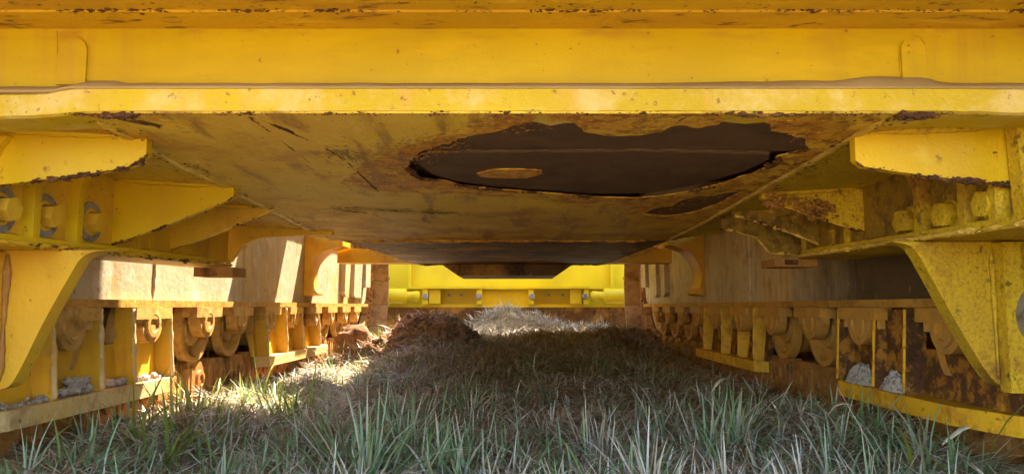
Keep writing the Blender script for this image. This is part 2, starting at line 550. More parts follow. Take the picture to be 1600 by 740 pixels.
def roughen(pts, amp, step, seed=0, closed=True):
    """subdivide an outline and give it a torn edge"""
    out = []
    n = len(pts)
    rg = random.Random(seed)
    for i in range(n if closed else n - 1):
        a = Vector(pts[i])
        b = Vector(pts[(i + 1) % n])
        d = b - a
        L = d.length
        k = max(1, int(L / step))
        nrm = Vector((-d.y, d.x)) / max(L, 1e-6)
        for j in range(k):
            t = j / k
            p = a + d * t
            o = 0 if j == 0 else amp * (1.2 * mnoise.noise(Vector((p.x * 28, p.y * 28, seed))) + 0.8 * mnoise.noise(Vector((p.x * 80, p.y * 80, seed))) + 0.18 * rg.uniform(-1, 1))
            q = p + nrm * o
            out.append((q.x, q.y))
    return out

def sheet(name, outlines, zfun, thick, mat, parent, offs=0.0):
    """flat layer with holes cut from outlines in the XY plane, `thick` deep below zfun(x, y)"""
    cu = bpy.data.curves.new(name, 'CURVE')
    cu.dimensions = '2D'
    cu.fill_mode = 'BOTH'
    cu.extrude = thick / 2
    for pts in outlines:
        sp = cu.splines.new('POLY')
        sp.points.add(len(pts) - 1)
        for p, q in zip(sp.points, pts):
            p.co = (q[0], q[1], 0, 1)
        sp.use_cyclic_u = True
    o = bpy.data.objects.new('tmp', cu)
    COL.objects.link(o)
    dg = bpy.context.evaluated_depsgraph_get()
    me = bpy.data.meshes.new_from_object(o.evaluated_get(dg))
    bpy.data.objects.remove(o)
    bpy.data.curves.remove(cu)
    me.name = name
    for v in me.vertices:
        v.co.z = zfun(v.co.x, v.co.y) - thick / 2 + v.co.z - offs
    me.materials.clear()
    return link(name, me, mat, parent)

def arc(cx, cy, r, a0, a1, n):
    return [(cx + r * math.cos(R(a0 + (a1 - a0) * i / n)), cy + r * math.sin(R(a0 + (a1 - a0) * i / n))) for i in range(n + 1)]

def tag(o, label=None, cat=None, group=None, kind=None):
    for k, v in (('label', label), ('category', cat), ('group', group), ('kind', kind)):
        if v:
            o[k] = v
    return o

def instance(o, loc, parent, rot=None, scale=None):
    c = o.copy()
    COL.objects.link(c)
    c.parent = parent
    c.location = loc
    if rot:
        c.rotation_euler = rot
    if scale:
        c.scale = scale
    return c

# ------------------------------------------------------------------ ground
def sst(a, b, x):
    t = min(1, max(0, (x - a) / (b - a)))
    return t * t * (3 - 2 * t)

MOUNDS = [(-0.66, 4.75, 0.19, 0.22), (-0.38, 4.7, 0.13, 0.16), (-0.85, 4.5, 0.09, 0.15), (0.80, 4.9, 0.17, 0.24), (0.35, 5.3, 0.05, 0.3),
          (-0.12, 6.65, 0.21, 0.26), (0.24, 6.7, 0.12, 0.26), (0.86, 6.6, 0.18, 0.22), (-0.95, 4.3, 0.05, 0.2),
          (-0.9, 2.6, 0.03, 0.3), (0.75, 2.2, 0.05, 0.25)]
def ground_z(x, y):
    c = 1 - sst(0.55, 1.0, abs(x))
    z = c * (0.02 + 0.17 * sst(1.8, 4.8, y)) * (1 - sst(7.2, 9.5, y))
    for mx, my, a, r in MOUNDS:
        d2 = ((x - mx) ** 2 + (y - my) ** 2) / (r * r)
        if d2 < 9:
            z += a * math.exp(-d2)
    if 0.7 < abs(x) < 1.3 and 0 < y < 6.2:
        z += (0.075 + 0.05 * mnoise.noise(Vector((x * 4, y * 2.2, 21)))) * sst(0.72, 0.95, abs(x)) * (1 - sst(1.12, 1.25, abs(x))) * sst(0.2, 1.9, y)
    near = 1 - sst(8, 20, math.hypot(x, y))
    z += near * (0.018 * mnoise.noise(Vector((x * 3, y * 3, 0))) + 0.012 * mnoise.noise(Vector((x * 9, y * 9, 4))))
    z += (1 - near) * 0.15 * mnoise.noise(Vector((x * 0.05, y * 0.05, 9)))
    return z

def axis_pts(lo, hi, step, far):
    a = list(np.arange(lo, hi + 1e-6, step))
    s, p = step, hi
    while p < far:
        s *= 1.35
        p += s
        a.append(p)
    s, p = step, lo
    pre = []
    while p > -far:
        s *= 1.35
        p -= s
        pre.append(p)
    return pre[::-1] + a
gx, gy = axis_pts(-1.6, 1.6, 0.035, 600), axis_pts(0.4, 7.6, 0.04, 600)
verts = [(x, y, ground_z(x, y)) for y in gy for x in gx]
nx = len(gx)
faces = [(j * nx + i, j * nx + i + 1, (j + 1) * nx + i + 1, (j + 1) * nx + i)
         for j in range(len(gy) - 1) for i in range(nx - 1)]
me = bpy.data.meshes.new('ground')
me.from_pydata(verts, [], faces)
for p in me.polygons:
    p.use_smooth = True
ground = tag(link('ground', me, 'ground'), kind='structure')

# ------------------------------------------------------------------ the machine
dozer = bpy.data.objects.new('bulldozer', None)
COL.objects.link(dozer)
dozer.empty_display_size = 0.3
tag(dozer, 'yellow tracked bulldozer seen from below between its two rusty tracks', 'bulldozer')

# ---- rear cross beam
YW = 1.185          # web face
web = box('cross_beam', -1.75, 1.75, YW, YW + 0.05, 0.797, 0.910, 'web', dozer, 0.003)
tag(web, label='smooth yellow transverse beam along the top of the view')
box('upper_web', -1.75, 1.75, YW + 0.004, YW + 0.045, 0.9105, 1.2, 'web', web, 0.0)
lip = bmesh.new()
N = 160
prev = None
for i in range(N + 1):
    x = -1.75 + 3.5 * i / N
    e = max(sst(0.70, 0.80, x) * 0.3, sst(-0.66, -0.80, x) * 1.0)
    zb = 0.757 - 0.009 * e + 0.0016 * mnoise.noise(Vector((x * 22, 0, 3))) + 0.0010 * mnoise.noise(Vector((x * 70, 0, 3)))
    zt = 0.799 - 0.004 * e - 0.006 * sst(-0.71, -0.74, x)
    ring = [lip.verts.new(p) for p in ((x, 1.150, zb + 0.003), (x, 1.148, zb + 0.009), (x, 1.150, zt - 0.004), (x, 1.156, zt),
                                       (x, 1.24, zt), (x, 1.24, zb), (x, 1.157, zb))]
    if prev:
        for k in range(7):
            lip.faces.new((prev[k], prev[(k + 1) % 7], ring[(k + 1) % 7], ring[k]))
    else:
        lip.faces.new(ring)
    prev = ring
lip.faces.new(prev[::-1])
lip_o = from_bm('beam_lip', lip, 'lip', web)
tag(lip_o, label='bright chipped lower lip of the beam')
# tan sealant lying in the corner between web and lip, wider at both ends
seal = bmesh.new()
prev = None
for i in range(N * 2 + 1):
    x = -1.75 + 3.5 * i / (N * 2)
    wob = 0.0012 * mnoise.noise(Vector((x * 18, 7, 3)))
    up = 0.8150 + wob + 0.004 * (sst(-0.74, -0.69, x) - sst(-0.65, -0.635, x)) + 0.007 * (sst(0.52, 0.60, x) - sst(0.67, 0.71, x)) \
        + 0.004 * (sst(0.2, 0.5, x) - sst(0.66, 0.74, x)) - 0.006 * sst(-0.69, -0.76, x)
    lo_e = 0.7975 - 0.006 * sst(-0.71, -0.74, x)
    ring = [seal.verts.new(p) for p in ((x, YW - 0.033, lo_e), (x, YW - 0.0325, lo_e + 0.003), (x, YW - 0.007, up - 0.004), (x, YW - 0.0025, up), (x, YW + 0.01, up), (x, YW + 0.01, lo_e))]
    if prev:
        for k in range(6):
            seal.faces.new((prev[k], prev[(k + 1) % 6], ring[(k + 1) % 6], ring[k]))
    else:
        seal.faces.new(ring)
    prev = ring
seal.faces.new(prev[::-1])
from_bm('sealant_strip', seal, 'sealant', web, smooth=True)
# upper flange: two overlapping strips running over the camera
box('upper_flange', -1.75, 1.75, 1.116, YW + 0.002, 0.908, 0.945, 'flange', web, 0.003)
box('upper_flange', -1.75, 1.75, 0.80, 1.1155, 0.912, 0.945, 'flange', web, 0.002)
crumbs('mud_crust', [(-0.75, 1.115, 0.910), (1.0, 1.115, 0.910)], 800, 0.0007, 0.0021, 'crust', web, 0.0022)
crumbs('mud_crust', [(-0.75, 1.09, 0.911), (1.0, 1.10, 0.911)], 160, 0.0005, 0.0018, 'crust', web, 0.008, 0.2)
cx = -0.725
prism('corner_lug', [(cx - 0.024, 0.812), (cx + 0.024, 0.812), (cx + 0.024, 0.868)] + arc(cx, 0.868, 0.024, 0, 180, 10) , 'Y', YW - 0.0045, YW + 0.003, 'web', web, 0.0035)
prism('corner_lug', [(0.642, 0.815), (0.682, 0.815), (0.682, 0.878), (0.676, 0.886), (0.648, 0.886), (0.642, 0.878)], 'Y', YW - 0.0045, YW + 0.003, 'web', web, 0.0035)
bead('arched_weld', [(cx + 0.022 * math.cos(a), YW - 0.0005, 0.868 + 0.016 * math.sin(a)) for a in np.linspace(math.pi * .95, -0.1, 12)], 0.0022, 'web', web, lump=0.4, step=0.008, up=(0, 1, 0))
bead('weld_run', [(cx + 0.021, YW - 0.0005, 0.862), (cx + 0.024, YW - 0.0005, 0.84), (cx + 0.022, YW, 0.818)], 0.0014, 'web', web, lump=0.5, up=(0, 1, 0))
bead('weld_run', [(-0.755, YW - 0.0005, 0.905), (-0.752, YW - 0.0005, 0.86), (-0.748, YW, 0.82)], 0.0018, 'flange', web, lump=0.6, up=(0, 1, 0))
bead('weld_run', [(0.640, YW, 0.87), (0.641, YW - 0.0005, 0.85), (0.641, YW, 0.825)], 0.0016, 'flange', web, lump=0.6, up=(0, 1, 0))
bead('weld_run', [(0.672, YW, 0.898), (0.683, YW - 0.0005, 0.885), (0.684, YW - 0.0005, 0.85), (0.682, YW, 0.825)], 0.0026, 'flange', web, lump=0.5, up=(0, 1, 0))
# crumbly dark crust hanging from the lower edge of the lip
crumbs('mud_crust', [(-0.72, 1.154, 0.7555), (-0.55, 1.154, 0.7565), (0.72, 1.154, 0.7565)], 1100, 0.0007, 0.0018, 'crust', web, 0.0018)
crumbs('mud_crust', [(-0.70, 1.157, 0.7545), (-0.60, 1.157, 0.7555)], 160, 0.002, 0.005, 'crust', web, 0.003)
crumbs('mud_crust', [(0.625, 1.157, 0.754), (0.67, 1.157, 0.754)], 60, 0.003, 0.007, 'crust', web, 0.004)
crumbs('mud_crust', [(0.35, 1.156, 0.7555), (0.55, 1.156, 0.7555)], 160, 0.0015, 0.0035, 'crust', web, 0.0022)

# ---- belly plate with peeling caked layer
def belly_z(x, y):
    return 0.756 - 0.038 * (y - 1.15)
XL, XR, YB = -0.685, 0.612, 2.74
def slab(name, outline, zf, thick, mat, parent, bv=0.0):
    bm = bmesh.new()
    add_prism(bm, outline, 'Z', 0, thick)
    for v in bm.verts:
        v.co.z += zf(v.co.x, v.co.y)
    bevel(bm, bv)
    return from_bm(name, bm, mat, parent)
belly = slab('belly_plate', [(XL, 1.16), (XR, 1.16), (XR, YB), (XL, YB)], lambda x, y: belly_z(x, y) + 0.024, 0.02, 'bare', dozer)
slab('backing_plate', [(XL, 1.1525), (XR, 1.1525), (XR, 1.408), (XL, 1.408)], lambda x, y: belly_z(x, y) + 0.0035, 0.018, 'bare', belly)
slab('backing_plate', [(0.34, 1.86), (0.60, 1.72), (0.60, 2.25), (0.34, 2.25)], lambda x, y: belly_z(x, y) + 0.0030, 0.018, 'bare', belly)
tag(belly, label='flat belly plate of bare dark steel under a peeling yellow crust')

PEEL = [(-0.222, 1.537), (-0.172, 1.394), (-0.131, 1.346), (-0.08, 1.292), (-0.028, 1.259), (0.0, 1.227), (0.032, 1.204), (0.039, 1.172), (0.057, 1.170), (0.066, 1.197), (0.089, 1.182), (0.108, 1.219), (0.129, 1.263), (0.177, 1.288), (0.227, 1.284), (0.261, 1.255), (0.281, 1.219), (0.312, 1.235), (0.349, 1.212), (0.345, 1.175), (0.389, 1.170), (0.417, 1.172), (0.466, 1.169), (0.467, 1.197), (0.424, 1.197), (0.45, 1.255), (0.516, 1.297), (0.542, 1.328), (0.565, 1.384), (0.527, 1.44), (0.545, 1.501), (0.531, 1.586), (0.485, 1.726), (0.418, 1.83), (0.332, 1.891), (0.214, 1.873), (0.08, 1.821), (-0.047, 1.772), (-0.121, 1.726), (-0.161, 1.667), (-0.211, 1.653)]
ISLE = [(-0.077, 1.593), (-0.041, 1.555), (0.014, 1.549), (0.062, 1.561), (0.067, 1.593), (0.029, 1.639), (-0.029, 1.639), (-0.072, 1.626)]
PEEL2 = [(0.382, 2.148), (0.402, 2.038), (0.44, 2.007), (0.446, 1.919), (0.489, 1.856), (0.563, 1.797), (0.557, 1.986), (0.521, 2.125), (0.459, 2.184)]
# a band of coarser, rust-laden crust surrounds the bare patch; the smoother layer surrounds that band
BAND = [(-0.40, 1.70), (-0.31, 1.50), (-0.20, 1.36), (-0.10, 1.25), (-0.03, 1.165), (0.600, 1.165), (0.605, 1.40), (0.603, 1.80), (0.606, 2.10), (0.59, 2.32), (0.45, 2.30), (0.36, 2.23), (0.30, 2.06), (0.10, 1.92), (-0.10, 1.85), (-0.30, 1.80)]
peel = [(x, max(y, 1.1555)) for x, y in roughen([(x, 1.150 if y < 1.176 else y) for x, y in PEEL], 0.008, 0.006, 3)]
band = [(x, max(y, 1.1535)) for x, y in roughen([(x, 1.1535 if y < 1.17 else y) for x, y in BAND], 0.012, 0.02, 9)]
layer = sheet('crust_layer', [[(XL, 1.1515), (XR, 1.1515), (XR, YB), (XL, YB)], band], belly_z, 0.0035, 'caked', belly, -0.0034)
tag(layer, label='olive yellow caked layer covering most of the belly')
bandl = sheet('crust_layer', [band, peel, roughen(PEEL2, 0.005, 0.009, 5)], belly_z, 0.0032, 'granular', belly, -0.0034)
tag(bandl, label='coarse golden brown crust round the dark bare patch')
isle = sheet('crust_flake', [roughen(ISLE, 0.004, 0.007, 6)], belly_z, 0.003, 'granular', belly, -0.0022)
tag(isle, label='small gold crust flake left on the bare dark patch')
def on_belly(pts, dz=0.0):
    return [(x, y, belly_z(x, y) + dz) for x, y in pts]
bead('plate_ridge', on_belly([(-0.17, 1.399), (0.0, 1.404), (0.246, 1.394), (0.515, 1.414)], 0.0035), 0.0026, 'bare', belly, lump=0.5, flat=0.7)
# thick lower plate showing inside the peel, its round end hanging a little lower
inner = [(-0.195, 1.50), (-0.165, 1.412), (0.0, 1.414), (0.246, 1.404), (0.505, 1.424), (0.52, 1.47), (0.50, 1.58), (0.44, 1.72), (0.33, 1.83), (0.2, 1.835), (0.07, 1.785), (-0.06, 1.735), (-0.13, 1.68), (-0.175, 1.61)]
slab('cover_plate', inner, lambda x, y: belly_z(x, y) + 0.0016, 0.02, 'bare', belly, 0.001)
crumbs('mud_crust', on_belly([(-0.225, 1.535), (-0.212, 1.65), (-0.16, 1.675), (-0.12, 1.73), (-0.045, 1.778), (.2, 1.872)], 0.001), 500, 0.0012, 0.004, 'crust', belly, 0.003, 0.5)
crumbs('mud_crust', on_belly([(0.33, 1.895), (0.42, 1.832), (0.487, 1.728), (0.533, 1.588), (0.547, 1.50), (.53, 1.44), (.565, 1.384)], 0.001), 500, 0.0012, 0.0045, 'crust', belly, 0.0035, 0.5)
crumbs('crust_grain', on_belly([(-0.30, 1.60), (-0.22, 1.42), (-0.10, 1.30), (0.02, 1.2)]), 1400, 0.0008, 0.0026, 'granular', belly, 0.035, 0.04)
crumbs('crust_grain', on_belly([(0.50, 1.2), (0.59, 1.35), (0.58, 1.6), (0.50, 1.85), (.4, 2.2)]), 1400, 0.0008, 0.0026, 'granular', belly, 0.03, 0.04)
bead('plug', on_belly([(0.455, 1.475), (0.475, 1.478)], 0.005), 0.008, 'steel', belly, lump=0.2, flat=0.5)
# scratches and gouges: crumbly lines on the crust
for pts, r in (([(-0.427, 1.17), (-0.422, 1.255), (-0.415, 1.495)], 0.0016), ([(-0.417, 1.17), (-0.396, 1.243), (-0.364, 1.328)], 0.002),
               ([(-0.355, 1.36), (-0.337, 1.467), (-0.335, 1.586), (-0.33, 1.805)], 0.0016), ([(-0.425, 1.175), (-0.421, 1.215)], 0.0035),
               ([(-0.40, 1.215), (-0.385, 1.26)], 0.003), ([(-0.56, 2.02), (-0.45, 2.10), (-0.42, 2.12)], 0.003), ([(0.285, 1.172), (0.262, 1.225)], 0.002),
               ([(-0.63, 1.19), (-0.60, 1.215)], 0.006), ([(-0.645, 1.175), (-0.612, 1.195), (-0.60, 1.235)], 0.004), ([(0.16, 2.2), (0.17, 2.3)], 0.0014), ([(-0.2, 1.95), (-0.18, 2.15)], 0.0012)):
    L_ = sum((Vector(a) - Vector(b)).length for a, b in zip(pts, pts[1:]))
    crumbs('gouge', on_belly(pts, 0.0003), int(L_ * 2600), 0.0005, r, 'crust', belly, r * 0.45, 0.3, 3.0)
crumbs('scuff', on_belly([(-0.345, 1.40), (-0.30, 1.52), (-0.31, 1.72)], 0.0), 900, 0.0008, 0.0028, 'sealant', belly, 0.028, 0.02, 3.0)
crumbs('scuff', on_belly([(-0.48, 2.05), (-0.30, 2.1), (-0.15, 2.15)], 0.0), 500, 0.0008, 0.003, 'crust', belly, 0.03, 0.02, 3.0)
# seam welds along both sides and the far edge
bead('seam_weld', on_belly([(XL, 1.17), (XL - .01, 1.5), (XL, 2.0), (XL, 2.45), (XL + .01, YB)], 0.0015), 0.0105, 'weld', belly, lump=0.16, flat=0.42, step=0.02)
bead('seam_weld', on_belly([(XR, 1.17), (XR, 1.5), (XR - .004, 2.0), (XR - .01, 2.45), (XR - .03, YB)], 0.0015), 0.0105, 'weld', belly, lump=0.16, flat=0.42, step=0.02)
for sx in (XL, XR):
    crumbs('mud_crumb', on_belly([(sx, 1.18), (sx, 2.72)]), 700, 0.0008, 0.0035, 'crust', belly, 0.02, 0.08)

# front belly plate, grimy, behind a bright worn edge
front = slab('front_belly_plate', [(-0.655, YB + 0.012), (0.60, YB + 0.012), (0.56, 4.42), (-0.575, 4.42)], lambda x, y: 0.700 + 0.001 * (y - YB), 0.03, 'grimy', dozer)
tag(front, label='dark grimy front belly plate sloping away in the middle')
bead('plate_edge', [(-0.62, YB + 0.003, 0.693), (0.50, YB + 0.003, 0.693)], 0.0042, 'granular', front, lump=0.5)
for mt in ('crust', 'weld', 'grimy'):
    crumbs('mud_crumb', [(-0.62, YB + .06, 0.700), (0.57, YB + .06, 0.700)], 500, 0.001, 0.005, mt, front, 0.05, 0.02, 2.5)
    crumbs('mud_crumb', [(-0.64, YB + .06, 0.700), (-0.575, 4.3, 0.700)], 200, 0.001, 0.006, mt, front, 0.04, 0.02)
    crumbs('mud_crumb', [(0.59, YB + .06, 0.700), (0.555, 4.3, 0.700)], 200, 0.001, 0.006, mt, front, 0.04, 0.02)
prism('skid_plate', [(-0.421, 0.699), (-0.325, 0.633), (0.268, 0.633), (0.364, 0.699)], 'Y', 4.40, 4.95, 'grimy', front, 0.004)
bead('bottom_edge', [(-0.57, 4.415, 0.700), (0.56, 4.415, 0.700)], 0.006, 'crust', front, lump=0.4)

# ---- wings: the outboard undersides from seam to bracket wall
def wing(s, x0, x1):
    o = slab('wing_plate', [(x0, 1.16), (x1, 1.16), (x1, 2.42), (x0, 2.74)], lambda x, y: belly_z(x, y) + 0.004 + 0.055 * abs(x - x0), 0.02,
             'caked' if s < 0 else 'gritty_yellow', dozer)
    tag(o, label=('left' if s < 0 else 'right') + ' outboard underside of the belly beside its seam')
    return o
wl, wr = wing(-1, XL + 0.003, -1.06), wing(1, XR - 0.003, 1.09)

# ---- side brackets: flange, wall with ribs and bolts, triangular gussets
def hexbolt(parent, x, y, z, r, s, mat):
    bm = bmesh.new()
    add_lathe(bm, [(0, r * 1.28), (-s * 0.005, r * 1.28), (-s * 0.0055, r)], (x, y, z), 'X', 24)
    bmesh.ops.delete(bm, geom=bm.faces[-1:], context='FACES_ONLY')
    rot = random.uniform(0, 60)
    pts = [(y + r * math.cos(R(60 * k + rot)), z + r * math.sin(R(60 * k + rot))) for k in range(6)]
    b2 = bmesh.new()
    add_prism(b2, pts, 'X', x - s * 0.004, x - s * 0.030)
    bevel(b2, 0.002)
    me2 = bpy.data.meshes.new('t')
    b2.to_mesh(me2)
    b2.free()
    bm.from_mesh(me2)
    return from_bm('hex_bolt', bm, mat, parent)

def rib(parent, xw, y, z0, z1, s, mat):
    """upright rib on the wall, flaring out towards its top"""
    pts = [(xw + s * .01, z0), (xw - s * 0.026, z0)]
    pts += [(xw - s * (0.026 + 0.03 * max(0, (t - .55) / .45) ** 2), z0 + (z1 - z0) * t) for t in np.linspace(0.1, 1, 9)]
    pts += [(xw + s * .01, z1)]
    return prism('rib', pts, 'Y', y - 0.010, y + 0.010, mat, parent, 0.005)

def gusset(parent, lower, y, ztop, mat, edge_mat, thick=0.018, edge_r=0.003):
    """lower: inner tip -> outboard points of the lower edge (x, z)"""
    dense = []
    for a, b in zip(lower, lower[1:]):
        for k in range(8):
            t = k / 8
            p = Vector(a).lerp(Vector(b), t)
            dense.append((p.x, p.y + 0.0015 * mnoise.noise(Vector((p.x * 40, y * 9, 0)))))
    dense.append(lower[-1])
    pts = dense + [(lower[-1][0], ztop), (lower[0][0], ztop)]
    o = prism('gusset', pts, 'Y', y, y + thick, mat, parent, 0.002)
    if edge_r:
        if edge_mat == 'crust':
            crumbs('mud_crust', [(x, y + thick * .2, z) for x, z in dense], 700, 0.0012, edge_r * 0.75, edge_mat, parent, 0.0028)
        else:
            bead('worn_edge', [(x, y + thick * .3, z + 0.001) for x, z in dense], edge_r, edge_mat, parent, lump=0.6, step=0.006)
            crumbs('mud_crust', [(x, y + thick * .2, z) for x, z in dense], 160, 0.001, 0.003, 'crust', parent, 0.003)
    return o

def bracket(s):
    right = s > 0
    paint = 'gritty_yellow' if right else 'paint'
    dirty = 'gritty_yellow' if right else 'dirty_yellow'
    xf, xw, xo = (0.86, 0.89, 1.085) if right else (-0.92, -0.955, -1.09)
    zf = lambda y: (0.583 + 0.012 * (y - 1.2)) if right else (0.560 + 0.018 * (y - 1.3))
    y0, y1 = 1.17, (2.30 if right else 2.52)
    bm = bmesh.new()
    inner = [(xf, y0), (xf, y1 - .25), (xf + s * 0.012, y1 - .08), (xf + s * 0.05, y1)]
    add_prism(bm, inner + [(xo, y1), (xo, y0)], 'Z', 0, 0.02)
    for v in bm.verts:
        v.co.z += zf(v.co.y)
    bevel(bm, 0.004)
    fl = from_bm('side_bracket', bm, paint, dozer)
    tag(fl, label='%s bolted side bracket with triangular gussets' % ('gritty right' if right else 'cleaner left'))
    bead('worn_edge', [(x - s * .001, y, zf(y) + 0.006) for x, y in inner], 0.0048, 'weld' if right else 'dirty_yellow', fl, lump=0.5, step=0.01)
    prism('bracket_wall', [(y0, zf(y0) + .018), (y1 - .05, zf(y1) + .018), (y1 - .05, 0.735), (y0, 0.79)], 'X', xw, xw + s * 0.02, 'shaded_grit' if right else dirty, fl, 0.0)  # right wall painted darker to give the shaded hollow behind the bolts
    ribs = (1.563, 1.407, 1.316) if right else (1.432, 1.576, 1.30)
    for y in ribs:
        rib(fl, xw, y, zf(y) + 0.015, 0.752, s, paint)
    bolts = ((1.632, 0.638), (1.480, 0.634), (1.345, 0.637)) if right else ((1.490, 0.633), (1.655, 0.640), (1.36, .63))
    for y, z in bolts:
        hexbolt(fl, xw, y, z, 0.026 if right else 0.024, s, paint if right else 'dirty_yellow')
        if not right:
            lathe('washer', [(0, 0.046), (0.003, 0.046), (0.003, 0.03)], (xw - s * -0.0 + (0.001 if s < 0 else -0.001), y, z), 'X', 'steel', fl, 24)
    if right:
        gusset(fl, [(0.608, 0.708), (0.624, 0.696), (0.687, 0.685), (0.778, 0.673), (0.90, 0.662), (1.08, 0.64)], 1.285, 0.768, 'paint', 'crust', 0.02, 0.0065)
        prism('bracket_post', [(0.878, 0.603), (1.083, 0.603), (1.083, 0.765), (0.872, 0.765)], 'Y', 1.25, 1.28, 'gritty_yellow', fl, 0.006)
        gusset(fl, [(0.633, 0.722), (0.70, 0.70), (0.777, 0.673), (0.889, 0.637), (0.99, 0.600)], 1.85, 0.745, 'gritty_yellow', 'rust_edge', 0.02, 0.003)
        gusset(fl, [(0.64, 0.718), (0.789, 0.671), (0.956, 0.605), (0.99, 0.60)], 2.13, 0.735, 'shaded_grit', 'weld', 0.016, 0.0045)
        gusset(fl, [(0.655, 0.690), (0.70, 0.682), (0.763, 0.662), (0.80, 0.615), (1.05, 0.60)], 2.28, 0.728, 'shaded_grit', 'weld', 0.016, 0.0035)
        box('foot_block', 0.80, 0.93, 2.24, 2.36, 0.570, 0.594, 'rusty', fl, 0.004)
        box('foot_block', 0.83, 0.865, 2.225, 2.24, 0.576, 0.59, 'crust', fl, 0.002)  # dark block painted in for the shaded hole in the foot
        for y in (1.93, 2.02, 2.22):
            box('rib', 0.88, 0.92, y, y + 0.016, 0.60, 0.66, 'gritty_yellow', fl, 0.005)
    else:
        gusset(fl, [(-0.658, 0.722), (-0.672, 0.708), (-0.69, 0.700), (-0.721, 0.693), (-0.813, 0.679), (-0.928, 0.665), (-1.08, 0.645)], 1.305, 0.775, 'paint', 'crust', 0.02, 0.0055)
        gusset(fl, [(-0.668, 0.712), (-0.69, 0.700), (-0.827, 0.642), (-0.992, 0.584)], 1.75, 0.755, 'paint', 'dirty_yellow', 0.02, 0.0022)
        gusset(fl, [(-0.665, 0.722), (-0.859, 0.639), (-1.044, 0.580)], 2.05, 0.742, 'dirty_yellow', 'weld', 0.02, 0.003)
        gusset(fl, [(-0.613, 0.692), (-0.727, 0.690), (-0.863, 0.683), (-0.915, 0.66), (-0.955, 0.600), (-1.06, .59)], 2.50, 0.73, 'dirty_yellow', 'weld', 0.02, 0.0)
        box('foot_block', -1.02, -0.895, 2.36, 2.48, 0.545, 0.575, 'rusty', fl, 0.004)
        for y in (1.86, 1.93):
            box('rib', -0.985, -0.95, y, y + 0.02, 0.58, 0.66, 'paint', fl, 0.005)
    x0 = XR if right else XL
    for y in ((1.285, 1.85) if right else (1.305, 1.75, 2.05)):
        pts = [(x, y - 0.001, belly_z(x, y) + 0.004 + 0.055 * abs(x - x0)) for x in np.linspace(x0 + s * 0.02, xw, 12)]
        bead('weld_bead', pts, 0.008, paint, fl, lump=0.15)
    bead('weld_bead', [(xw - s * .002, y, zf(y) + 0.02) for y in np.linspace(1.3, y1 - .1, 12)], 0.007, dirty, fl, lump=0.2)
    crumbs('mud_crust', [(xf - s * 0.002, y, zf(y) + 0.004) for y in np.linspace(y0, y1 - .2, 8)], 380, 0.001, 0.0035, 'crust' if not right else 'weld', fl, 0.003)
    return fl
br_l, br_r = bracket(-1), bracket(1)
# flaking rust on the inner end of the second right gusset
crumbs('rust_flake', [(0.65, 1.848, 0.715), (0.72, 1.848, 0.705), (0.80, 1.848, 0.690)], 600, 0.0015, 0.0055, 'rusty', br_r, 0.012, 0.9, 1.3)

# ---- hanging arms below the brackets
def curve_pts(pts, n=6):
    out = []
    P = [Vector(p) for p in pts]
    for i in range(len(P) - 1):
        p0, p1, p2, p3 = P[max(i - 1, 0)], P[i], P[i + 1], P[min(i + 2, len(P) - 1)]
        for k in range(n):
            t = k / n
            q = 0.5 * ((2 * p1) + (p2 - p0) * t + (2 * p0 - 5 * p1 + 4 * p2 - p3) * t * t + (3 * p1 - p0 - 3 * p2 + p3) * t ** 3)
            out.append((q.x, q.y))
    out.append(tuple(P[-1]))
    return out
arm_r = prism('hanging_arm', curve_pts([(0.80, 0.5855), (0.838, 0.578), (0.858, 0.556), (0.876, 0.521), (0.937, 0.401), (0.991, 0.308), (1.022, 0.284), (1.075, 0.272)]) + [(1.085, 0.5855)], 'Y', 1.55, 1.59, 'gritty_yellow', dozer, 0.006)
tag(arm_r, label='gritty yellow arm hanging at the right edge, curved inner side')
box('stiffener', 1.012, 1.05, 1.515, 1.549, 0.275, 0.582, 'gritty_yellow', arm_r, 0.006)
bead('weld_bead', [(1.008, 1.546, 0.30), (1.008, 1.546, 0.57)], 0.005, 'gritty_yellow', arm_r, lump=0.3)
lathe('pivot_pin', [(0, 0.075), (-0.05, 0.075), (-0.055, 0.065), (-0.055, 0.03)], (1.105, 1.53, 0.43), 'Y', 'steel', arm_r, 32)
arm_l = prism('hanging_arm', curve_pts([(-0.80, 0.564), (-0.852, 0.561), (-0.880, 0.546), (-0.9, 0.512), (-0.946, 0.422), (-0.992, 0.319), (-1.015, 0.288), (-1.06, 0.280)]) + [(-1.13, 0.28), (-1.13, 0.564)], 'Y', 1.50, 1.54, 'dirty_yellow', dozer, 0.006)
tag(arm_l, label='yellow arm hanging at the left edge, curved inner side')
box('stiffener', -1.075, -1.030, 1.465, 1.499, 0.29, 0.560, 'dirty_yellow', arm_l, 0.006)
bead('weld_bead', [(-1.026, 1.496, 0.30), (-1.026, 1.496, 0.555)], 0.006, 'rusty', arm_l, lump=0.4)

# ---- equalizer bar and saddles
eq = box('equalizer_bar', -1.06, 0.97, 4.46, 4.62, 0.712, 0.80, 'dirty_yellow', dozer, 0.012)
tag(eq, label='brown transverse bar across the far end of the belly')
prism('saddle', curve_pts([(-0.98, 0.80), (-1.02, 0.79), (-1.10, 0.76), (-1.155, 0.70), (-1.178, 0.62), (-1.165, 0.56), (-1.135, 0.525), (-1.15, 0.515)]) + [(-1.199, 0.51), (-1.199, 0.90), (-0.98, 0.90)], 'Y', 4.25, 4.45, 'guard_left', eq, 0.008)
prism('saddle', curve_pts([(0.90, 0.80), (0.94, 0.79), (1.01, 0.76), (1.06, 0.70), (1.082, 0.62), (1.07, 0.56), (1.04, 0.525), (1.055, 0.515)]) + [(1.099, 0.51), (1.099, 0.90), (0.90, 0.90)], 'Y', 4.20, 4.40, 'guard_left', eq, 0.008)

